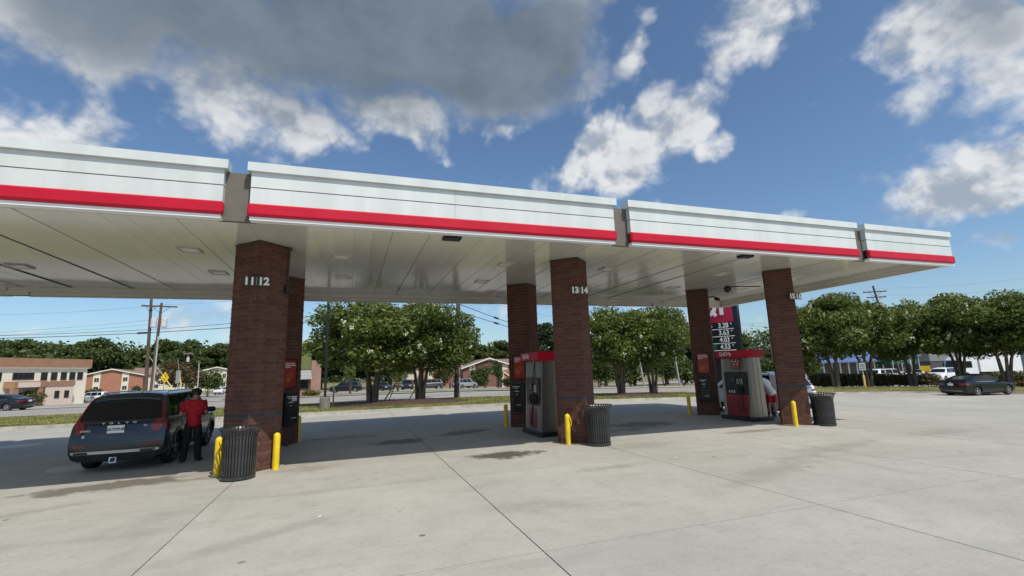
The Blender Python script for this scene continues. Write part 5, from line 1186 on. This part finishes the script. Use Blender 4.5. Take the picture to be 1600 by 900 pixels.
for u, d, r, h, lab in ((935, 66, 3.6, 5.2, 'big bush left of the twin crape myrtles'), (962, 72, 3.2, 5.6, 'big bush behind the left twin crape myrtle'), (983, 68, 3.0, 4.6, 'big bush between the twin crape myrtles'), (1036, 66, 3.4, 4.6, 'pale leafy bush left of the thin grey pole'), (1066, 68, 3.2, 4.0, 'bush right of the thin grey pole'), (1090, 70, 3.2, 4.8, 'bush behind the rear column by the price sign'), (1140, 60, 3.0, 3.2, 'bush behind the pump with the square red panel'), (1208, 64, 3.2, 4.2, 'bush above the person in red shorts'), (1256, 58, 2.4, 4.6, 'bright bush behind the white SUV')):
    shrub(lab, at(u, d), r, r*.8, h, m_leaf2, 2600, .2)
# hedges on the east side
for (u0, d0, u1, d1, lab) in ((1268, 47, 1310, 47, 'dark clipped hedge below the blue roof'), (1318, 46.5, 1452, 46, 'long brown-green clipped hedge in front of the parked white cars'), (1540, 43, 1640, 42, 'clipped hedge below the white trailers at the right')):
    a, b = at(u0, d0), at(u1, d1); n = 16; lobes = []
    for i in range(n):
        p = a.lerp(b, i/(n-1)); w = (b-a).length/n*.75
        for h in (.35, .8): lobes.append((p.x-a.x, p.y-a.y, h+.25+zg(p.x, p.y)-zg(a.x, a.y)+random.uniform(-.05, .08), w, .6, .38))
    t = thing('clipped_hedge', lab, 'hedge', a, 0, 'clipped hedges along the east side'); link('foliage', quads_mesh('foliage', leaf_cloud(lobes, 9000, .10, .6, .6), m_hedge), t)
    mb = MB()
    for i in range(n): p = a.lerp(b, i/(n-1)); mb.tube([(p.x-a.x, p.y-a.y, zg(p.x, p.y)-zg(a.x, a.y)-.1), (p.x-a.x, p.y-a.y, .7)], .03, 5)
    mb.build('stem', m_barkd, t, 'stuff')

# ================================================================== buildings
def window(parent, c, w, h, ax, sgn, frame=m_wframe, divs=1):
    """frame and pane set into a wall facing sgn along axis ax"""
    def bb(mb, du, dz, u, hz, d0, d1):
        a, b = sorted((sgn*d0, sgn*d1))
        if ax == 'x': mb.bbox(c[0]+a, c[0]+b, c[1]+du-u/2, c[1]+du+u/2, c[2]+dz-hz/2, c[2]+dz+hz/2)
        else: mb.bbox(c[0]+du-u/2, c[0]+du+u/2, c[1]+a, c[1]+b, c[2]+dz-hz/2, c[2]+dz+hz/2)
        return mb
    f = MB(); t = .07
    bb(f, 0, h/2, w+2*t, t, -.05, .05); bb(f, 0, -h/2, w+2*t, t, -.05, .07); bb(f, -w/2-t/2, 0, t, h-t, -.05, .049); bb(f, w/2+t/2, 0, t, h-t, -.05, .049)
    for i in range(1, divs): bb(f, -w/2+w*i/divs, 0, .05, h-t, -.04, .04)
    fo = f.build('window', frame, parent); bb(MB(), 0, 0, w, h-t, -.03, .012).build('pane', m_window, fo); return fo
# cream office: its entrance side faces +x
O = at(0, 60.0); E1 = at(134, 71.5); dirv = Vector((E1.x-O.x, E1.y-O.y, 0)); LO = dirv.length; ang = math.atan2(dirv.y, dirv.x)-math.pi/2
of = thing('office_building', 'cream two-storey office building with a tan roof band and brown porch', 'building', (O.x, O.y, zg(O.x, O.y)), ang)
HO = 5.05; wl = MB(); wl.bbox(-14, 0, -14, LO, -1, HO); wl.build('wall', m_cream, of)
MB().bbox(-14.6, .32, -14.5, LO+.35, HO+.002, HO+1.25).build('roof_band', m_tan, of); MB().bbox(-14.2, .3, -14.2, LO+.2, HO-.10, HO).build('soffit', m_trimw, of)
fr = lambda f: LO*f
pv = lambda u: LO*(1-((134-u)/134)**1.0)                # rough share along the facade
def facade_y(u, off=0):
    """where along the facade a picture column falls"""
    d = ray(u, 590); c, s = math.cos(ang+math.pi/2), math.sin(ang+math.pi/2)
    A = np.array([[d[0], -c], [d[1], -s]]); t = np.linalg.solve(A, np.array([O.x+off*math.cos(ang), O.y+off*math.sin(ang)])); return float(t[1])
window(of, (0, (facade_y(20)+facade_y(52))/2, 3.9), facade_y(52)-facade_y(20), .85, 'x', 1, m_wframed, 4)
for u in (68.5, 84, 99, 112.5, 124.5): window(of, (0, facade_y(u), 3.85), .75, 1.05, 'x', 1, m_wframed)
window(of, (0, facade_y(-4), 3.85), .75, 1.05, 'x', 1, m_wframed)
pr0, pr1 = facade_y(25, 1.6), facade_y(72, 1.6)
p_ = MB(); p_.bbox(.002, 1.6, pr0, pr1, 2.35, 3.2); p_.build('porch_fascia', m_tan, of); MB().bbox(1.601, 1.66, facade_y(31, 1.66), facade_y(65, 1.66), 2.42, 3.08).build('porch_sign_panel', m_pinks, of)
for y in (pr0+.30, pr1-.40): MB().bbox(1.0, 1.55, y-.30, y+.30, -.6, 2.349).build('porch_column', m_tan, of)
MB().bbox(.003, 1.2, pr1+.002, facade_y(119, 1.2), 2.5, 3.15).build('awning_band', m_tan, of); MB().bbox(.002, 1.1, pr1+.6, facade_y(117, 1.1), -.6, 2.499).build('annex_wall', m_pinks, of)
for u in (92, 107): window(of, (1.1, facade_y(u, 1.1), 1.30), .55, .95, 'x', 1, m_wframed)
for y in (pr0+2.0, pr0+4.0): MB().bbox(.003, .06, y-.55, y+.55, -.5, 1.7).build('door', m_window, of)
def flats(name, label, P, rz, W, eave, ridge, depth, brickm, wing=None, panels=(-.22, .22), roofm=m_shing, mid=.55):
    """gable end with two pale window strips; wing: (length, side) of the long part behind"""
    t = thing(name, label, 'apartment block', P, rz, 'brick apartment blocks across the street'); h = W/2
    w = MB(); w.prism([(-h, -1.5), (h, -1.5), (h, eave), (0, ridge), (-h, eave)], 0, depth, 'y'); w.build('wall', brickm, t)
    r = MB()
    for s in (-1, 1):
        o = .5; sl = (ridge-eave)/h; a = [(s*(h+o), eave-sl*o+.03), (0, ridge+.03), (0, ridge+.22), (s*(h+o), eave-sl*o+.22)]; r.prism(a if s > 0 else a[::-1], -.45, depth+.3, 'y')
        b = MB(); b.prism([(s*(h+o), eave-sl*o-.12), (0, ridge-.12), (0, ridge+.20), (s*(h+o), eave-sl*o+.20)], -.62, -.455, 'y'); b.build('barge_board', m_trimw, t)
    r.build('roof', roofm, t)
    MB().prism([(-h*.20, ridge-.20*(ridge-eave)-.02), (h*.20, ridge-.20*(ridge-eave)-.02), (0, ridge-.15)], -.03, -.004, 'y').build('gable_panel', m_trimw, t)
    for f in panels:
        x = f*W; top = eave+(1-abs(x)/h)*(ridge-eave)-.15
        MB().bbox(x-W*.055, x+W*.055, -.06, -.003, -1.4, top).build('window_strip', m_siding, t)
        for z in (eave-1.25, eave-3.95): window(t, (x, -.06, z), W*.07, 1.3, 'y', -1, m_wframe, 2)
    if wing:
        L, s, we, wr = wing; x0, x1 = sorted((s*h*.6, s*(h+L))); y0 = 5.0; D2 = 9.0
        w = MB(); w.prism([(y0, -1.5), (y0+D2, -1.5), (y0+D2, we), (y0+D2/2, wr), (y0, we)], *sorted((s*h*.9, s*(h+L))), 'x'); w.build('wing_wall', m_siding, t)
        r = MB(); sl = (wr-we)/(D2/2)
        r.prism([(y0-.5, we-sl*.5+.03), (y0+D2/2, wr+.03), (y0+D2+.5, we-sl*.5+.03), (y0+D2+.5, we-sl*.5+.2), (y0+D2/2, wr+.2), (y0-.5, we-sl*.5+.2)], *sorted((s*h*.5, s*(h+L+.4))), 'x'); r.build('roof', roofm, t)
        n = max(1, int(L/4))
        for i in range(n):
            for z in (we-1.2, we-3.9): window(t, (s*(h+L*(i+.5)/n), y0, z), 1.5, 1.25, 'y', -1, m_wframe, 2)
    return t
def zpx(u, v, d, P): return zat(u, v, d)-P.z
P = at(173, 150); flats('apartment_block', 'red brick flats with two pale window strips left of the pair of poles', P, R_(9), 16.3, zpx(173, 587, 150, P), zpx(173, 577, 150, P), 26, m_apt, (11, 1, zpx(200, 586, 150, P), zpx(200, 574.5, 150, P)))
P = at(338, 150); flats('apartment_block', 'pale gabled flats left of the nearest brick column', P, R_(6), 12, zpx(338, 581, 150, P), zpx(338, 574, 150, P), 20, m_siding, (6, 1, zpx(350, 581, 150, P), zpx(350, 572, 150, P)), panels=(.18,), roofm=m_shing2)
P = at(695, 125); flats('apartment_block', 'bright red brick gable behind the second crape myrtle', P, R_(-4), 11.2, zpx(695, 575, 125, P), zpx(695, 562.5, 125, P), 24, m_apt, (5, -1, zpx(668, 573, 125, P), zpx(668, 562, 125, P)), panels=(-.34, .30), roofm=m_shing2)
P = at(765, 118); flats('apartment_block', 'dark brick flats with a wide brown roof beside the rear column of pump 13', P, R_(-6), 13.5, zpx(765, 574, 118, P), zpx(765, 560, 118, P), 22, m_apt2, (14, 1, zpx(800, 573, 118, P), zpx(800, 560, 118, P)), panels=(-.32, .30))
P = at(795, 100); sh = thing('apartment_porch', 'small orange brick wing with pale braces beside the rear column of pump 13', 'building wing', P, R_(-6))
MB().bbox(-1.6, 3, 0, 6, -1, zpx(795, 577, 100, P)).build('wall', m_apt, sh); MB().tube([(-1.5, -.12, zpx(795, 579, 100, P)), (1.2, -.12, zpx(795, 594, 100, P))], .12, 6).build('brace', m_trimw, sh); MB().bbox(-1.55, -1.1, -.2, -.002, -1, zpx(795, 578, 100, P)).build('corner_trim', m_trimw, sh)
# shop with the green band
P = at(493, 55); sp = thing('shop_building', 'shop with a green band, grey awning and brick pier', 'shop', P, R_(14)); z = lambda v: zpx(493, v, 55, P)
MB().bbox(-.55, .55, -.3, .6, -.6, z(563)).build('brick_pier', m_shopbrick, sp); MB().bbox(-8.5, -.552, .0, 6, -.6, z(543)).build('wall', m_shopbrick, sp)
MB().bbox(-8.6, -.556, -.12, -.002, z(577), z(544)).build('green_band', m_greenw, sp); MB().prism([(-.9, z(592)), (-.002, z(592)), (-.002, z(578)), (-.3, z(578))], -8.6, -.56, 'x').build('awning', m_awn, sp)
for i in range(4): window(sp, (-1.6-1.9*i, 0, z(599.5)), 1.5, z(593.5)-z(606), 'y', -1, m_wframed, 2)

# blue roofed pavilion, green shelter and charcoal wall on the east side
A, B = at(1269, 84), at(1384, 80); bp = thing('pavilion', 'open building with a blue metal roof behind the hedge', 'building', A, math.atan2(B.y-A.y, B.x-A.x)); L = (Vector((B.x, B.y))-Vector((A.x, A.y))).length
z = lambda v: zpx(1310, v, 82, A)
MB().prism([(-.8, z(567)), (4.5, z(545)), (9.8, z(567)), (9.8, z(567)+.2), (4.5, z(545)+.2), (-.8, z(567)+.2)], 0, L, 'x').build('roof', m_bluer, bp)
for q in range(28): MB().tube([(L*(q+.5)/28, -.82, z(567)+.22), (L*(q+.5)/28, 4.5, z(545)+.22)], .05, 4).build('roof_seam', m_bluer, bp)
for e in (-.08, L+.08): MB().prism([(-.9, z(567)-.15), (4.5, z(545)-.1), (4.5, z(545)+.3), (-.9, z(567)+.25)], e-.08, e+.08, 'x').build('barge_board', m_trimw, bp)
MB().bbox(1.2, L-1, 1.5, 8, -1, z(567)-.1).build('wall', mat('pavilion_wall', (.20, .165, .13), .85, var=.2, scale=.4), bp)
for q in range(9): MB().bbox(.3+(L-.9)*q/8, .5+(L-.9)*q/8, 0, .2, -1, z(567)-.02).build('post', m_wframe, bp)
A = at(1392, 78); gs = thing('shelter', 'dark green sheeted shelter behind the parked white cars', 'shelter', A, heading(.35, .95)); z = lambda v: zpx(1412, v, 78, A)
MB().bbox(0, 4.4, 0, 3, z(569), z(557)).build('green_sheet', m_greens, gs); MB().bbox(-.6, 4.8, -.3, 3.3, z(557)+.002, z(555)).build('roof', m_awn, gs)
for x in (0, 1.5, 3.0, 4.3): MB().bbox(x, x+.12, -.13, -.01, -1, z(557)).build('post', m_poleg, gs)
MB().bbox(0, 4.4, 2.9, 3, -1, z(569)-.01).build('back_wall', m_dgrey, gs)
A = at(1452, 86); cw = thing('charcoal_building', 'charcoal grey building left of the white truck cab', 'building', A, heading(.35, .95)); z = lambda v: zpx(1470, v, 86, A)
MB().bbox(0, 5.6, 0, 5, -1, z(564)).build('wall', m_dgrey, cw); MB().bbox(-.1, 5.7, -.1, 5.1, z(564)+.002, z(552)).build('parapet', m_awn, cw)

# ================================================================== poles, wires, signs
def pole(label, P, h, lean=(0, 0), r=.16, arms=(), name='utility_pole', m=m_pole, group='wooden utility poles', tr=(), riser=False):
    t = thing(name, label, 'utility pole', P, 0, group); top = Vector((lean[0], lean[1], h))
    MB().tube([(0, 0, -.3), top*.5, top], [r, r*.85, r*.65], 10).build('shaft', m, t, smooth=60)
    for zz, w, a in arms:
        c = top*(zz/h); d = Vector((math.cos(a), math.sin(a), 0)); b = MB(); b.box(c+Vector((0, 0, 0))-Vector((-d.y, d.x, 0))*.02, (w, .11, .13), 0, Matrix.Rotation(a, 3, 'Z')); b.tube([c+d*w*.28+Vector((0, 0, -.02)), c+Vector((0, 0, -.7))], .02, 5); b.tube([c-d*w*.28+Vector((0, 0, -.02)), c+Vector((0, 0, -.7))], .02, 5); ar = b.build('cross_arm', m_pole, t)
        for f in (-.46, -.2, .2, .46):
            link('insulator', MB().lathe([(.05, 0), (.07, .05), (.04, .10), (.05, .15), (.01, .18)], 10, (0, 0, 0)).mesh('insulator', m_trafo), ar, loc=c+d*w*f+Vector((0, 0, .065)))
    for zz, sx in tr:
        c = top*(zz/h); b = MB(); b.lathe([(.02, .48), (.24, .45), (.26, .40), (.26, -.40), (.22, -.45), (.02, -.45)], 16, c+Vector((sx*.42, -.1, 0))); b.tube([c+Vector((sx*.42, -.1, .45)), c+Vector((sx*.42, -.1, .75))], .04, 6); b.tube([c+Vector((0, 0, .2)), c+Vector((sx*.3, -.08, .2))], .04, 6); b.build('transformer', m_trafo, t)
    if riser: MB().tube([(.20, -.08, 0), (.20, -.08, h*.66)], .07, 8).build('riser_pipe', m_poleg, t)
    return t
PA = at(234, 45); za = lambda v, u=234, d=45, p=PA: zat(u, v, d)-p.z
pole('left one of the two wooden utility poles rising together', at(229.5, 45), za(458), (-.33, 0), .17, ((za(475), 1.5, .2),))
pole('right one of the two wooden utility poles, with transformers and a pale riser pipe', at(237, 45), za(470), (.18, 0), .16, ((za(476), 2.6, .2),), tr=((za(503), -1), (za(503), 1)), riser=True)
P7 = at(713, 35.0); pole('wooden street pole right of the second crape myrtle', P7, zat(713, 425, 35)-P7.z, (.28, 0), .22, ((zat(713, 430, 35)-P7.z, 2.4, .3),), riser=True)
PR = at(1404, 60); pole('leaning utility pole with a cross arm above the right-hand trees', PR, zat(1383, 443, 60)-PR.z, (-1.75, .5), .17, ((zat(1383, 453, 60)-PR.z, 2.7, -.55), (zat(1383, 462, 60)-PR.z, 2.2, -.55)))
PF = at(291, 96); pole('far utility pole with a pale transformer above the red-brown tree', PF, zat(291, 550, 96)-PF.z, (0, 0), .13, ((zat(291, 553, 96)-PF.z, 1.4, .2),), tr=((zat(291, 562, 96)-PF.z, 0),))
PG = at(1207, 66); pole('utility pole between the pump and the column numbered 15 16', PG, zat(1207, 533, 66)-PG.z, (0, 0), .16, ((zat(1207, 541, 66)-PG.z, 1.5, .4),))
for u0, u1, v1, d, lab in ((1005, 999, 555, 62, 'thin grey pole left of the right twin crape myrtle'), (1060, 1052, 520, 62, 'thin grey leaning pole beyond the right twin crape myrtle'), (1166, 1161, 512, 60, 'thin pale pole above the pump with the square red panel'), (1428, 1419, 560, 66, 'short leaning grey pole beside the yellow sign'), (310, 309, 568, 80, 'thin weathered pole left of the green bushy tree')):
    P = at(u0, d); h = zat(u1, v1, d)-P.z; Q_ = at(u1, d); pole(lab, P, h, (Q_.x-P.x, Q_.y-P.y), .11, (), 'thin_pole', m_poleg, 'thin poles across the street')
def wire(label, pts, r=.012, sag=.25, name='overhead_wire', splice=None):
    """pts: (u, v, depth) points the cable hangs through"""
    P = [Vector((*at(min(max(u, -300), 1900), d).xy, 0))+Vector((0, 0, zat(u, v, d))) for u, v, d in pts]; out = []
    for a, b in zip(P, P[1:]):
        for i in range(8): f = i/8; out.append(a.lerp(b, f)-Vector((0, 0, sag*4*f*(1-f))))
    out.append(P[-1]); t = tag(MB().tube(out, r, 5).build(name, m_rubber), label, 'cable', 'overhead cables along the street')
    for (u, v, d, L) in splice or ():
        p = Vector((*at(u, d).xy, zat(u, v, d))); q = min(range(len(out)-1), key=lambda i: (out[i]-p).length); dv = (out[q+1]-out[q]).normalized(); c = out[q].lerp(out[q+1], .5)
        MB().tube([c-dv*L, c-dv*L*.9, c+dv*L*.9, c+dv*L], [.03, .09, .09, .03], 8).build('splice_case', m_black, t)
wire('thick lower cable on the pair of poles, with a dark splice case', [(-120, 530, 44), (237, 518, 45), (713, 482, 35)], .030, .1, splice=[(198, 527, 45, .55)])
wire('cable just above the thick one on the pair of poles', [(-120, 526, 44), (237, 513, 45), (713, 470, 35)], .02, .1)
wire('thin cable rising from the left edge to the pair of poles', [(-120, 524, 44), (228, 498, 45)], .009, .15); wire('thin wire below the transformers left of the pair of poles', [(-120, 529, 44), (232, 505, 45)], .009, .1)
wire('top wire from the pair of poles to the nearest column', [(-120, 490, 44), (236, 474, 45), (713, 428, 35)], .008, .3); 
wire('upper thick cable with a splice case right of the second crape myrtle', [(713, 470, 35), (860, 524, 60), (1207, 545, 66)], .026, .1, splice=[(769, 494, 40, .5)])
wire('lower thick cable with a splice case right of the second crape myrtle', [(713, 483, 35), (860, 530, 60), (1207, 549, 66)], .026, .0, splice=[(769, 506, 40, .5)])
wire('thin wire high between the rear columns', [(713, 455, 35), (860, 492, 60), (1207, 505, 66), (1380, 500, 60)], .010, .1); wire('second thin wire high between the rear columns', [(713, 445, 35), (860, 478, 60), (1207, 510, 66), (1700, 515, 60)], .012, .1)
wire('upper dark wire beside the price sign', [(1000, 512, 60), (1207, 521, 66), (1500, 528, 64)], .014, .1); wire('lower dark wire beside the price sign', [(1000, 524, 60), (1207, 529, 66), (1500, 535, 64)], .018, .1)
wire('thin upper wire running right from the leaning pole', [(1388, 447, 60), (1700, 420, 55)], .008, .5); wire('thin lower wire running right from the leaning pole', [(1390, 458, 60), (1700, 440, 55)], .008, .4); wire('thin wire from the leaning pole towards the canopy corner', [(1378, 452, 60), (1207, 480, 66)], .008, .3)
m_foot = mat('lamp_foot_shaded_concrete', (.17, .16, .145), .9, var=.2, scale=3)  # concrete darkened in its base colour to stand in for tree shade on the foot
# lamp post on its concrete foot
P = at(509, 27.4); lp = thing('lamp_post', 'black lamp post on a concrete foot left of the crape myrtles', 'lamp post', (P.x, P.y, .15))
MB().lathe([(.29, -.3), (.29, .55), (.25, .62), (.12, .63)], 20).build('concrete_foot', m_foot, lp, smooth=40); MB().bbox(-.07, .07, -.07, .07, .6, 7.6).build('pole', m_black, lp); MB().cbox((-.35, 0, 7.6), (.75, .38, .14), .03).build('lamp_head', m_black, lp); MB().bbox(-.6, -.15, -.14, .14, 7.52, 7.535).build('lens', m_lens, lp)
P = at(522, 31.5); mk = thing('marker_post', 'slim orange and white marker post right of the lamp post', 'marker post', (P.x, P.y, .15)); MB().cbox((0, 0, .55), (.10, .05, 1.3), .02).build('post', m_orange, mk); MB().bbox(-.055, .055, -.03, .03, .95, 1.15).build('band', m_whitep, mk)
# guy wires with yellow guards
for (u0, v0, u1, v1, d, lab) in ((600, 627, 625, 588, 33.5, 'slanted yellow guy guard right of the left crape myrtle'), (284, 603, 281, 590, 45, 'short slanted yellow guard behind the roof of the dark SUV'), (269, 605, 255, 588, 45, 'pale slanted guard between the two poles and the yellow sign')):
    a = Vector((*at(u0, d).xy, zat(u0, v0, d))); b = Vector((*at(u1, d).xy, zat(u1, v1, d))); t = thing('guy_wire', lab, 'guy wire', a, 0, 'guy wires of the utility poles')
    MB().tube([(0, 0, 0), b-a], .05, 8).build('guard', m_guy, t); MB().tube([b-a, (b-a)*3.2], .012, 5).build('cable', m_poleg, t)
for (u0, v0, u1, v1, lab) in ((606, 632, 618, 600, 'thin dark stay beside the yellow guy guard'), (636, 630, 652, 602, 'thin dark stay left of the second crape myrtle')):
    a = Vector((*at(u0, 33).xy, zat(u0, v0, 33))); b = Vector((*at(u1, 33).xy, zat(u1, v1, 33))); tag(MB().tube([a, b], .03, 6).build('stay_rod', m_barkd), lab, 'stay', 'stays of the utility poles')
# warning sign, grey sign back, yellow sign, small sign on a yellow post
P = at(257, 46); ws = thing('warning_sign', 'yellow diamond warning sign with a black figure behind the dark SUV', 'road sign', P, 1.2); zc = zat(257, 590, 46)-P.z
MB().box((0, 0, zc), (.78, .02, .78), 0, Matrix.Rotation(math.pi/4, 3, 'Y')).build('plate', m_signy, ws); MB().bbox(-.03, .03, .012, .06, -.2, zc+.5).build('post', m_poleg, ws)
f = MB(); f.lathe([(.06, 0), (.06, .004)], 12, (0, -.016, zc+.24), axis='y'); f.prism([(-.08, zc+.15), (.08, zc+.15), (.10, zc-.02), (.05, zc-.03), (.14, zc-.28), (.07, zc-.28), (0, zc-.10), (-.08, zc-.28), (-.15, zc-.28), (-.05, zc-.03), (-.12, zc+.0)], -.016, -.012, 'y'); f.build('figure', m_signblk, ws)
P = at(278, 47); gsn = thing('sign_back', 'grey back of a road sign right of the yellow diamond', 'road sign', P, .3); MB().cbox((0, 0, zat(278, 589, 47)-P.z), (.42, .04, 1.25), .01).build('plate', m_awn, gsn); MB().bbox(-.03, .03, .03, .09, -.2, zat(278, 589, 47)-P.z).build('post', m_poleg, gsn)
P = at(1443, 62); ys = thing('yellow_sign', 'square yellow sign above the low white sedan', 'sign', P, -.9); MB().cbox((0, 0, zat(1443, 576, 62)-P.z), (1.0, .05, .72), .01).build('plate', m_signy, ys); MB().bbox(-.04, .04, .03, .1, -.2, zat(1443, 576, 62)-P.z).build('post', m_poleg, ys)
P = at(1345, 38.5); ss = thing('small_sign', 'small pale sign on a yellow post in front of the right-hand trees', 'sign', (P.x, P.y, P.z+.1), -.6); zc = zat(1341, 575, 38.5)-P.z
MB().cbox((0, 0, .55), (.14, .14, 1.4), .02).build('post_sleeve', m_guy, ss); MB().bbox(-.03, .03, -.03, .03, 1.2, zc+.3).build('post', m_poleg, ss); MB().cbox((0, -.05, zc), (.46, .03, .60), .008).build('plate', m_poleg, ss)
for q in (-.12, .04, .16): MB().bbox(-.16, .16, -.069, -.066, zc+q-.03, zc+q+.03).build('print_bar', m_dgrey, ss)
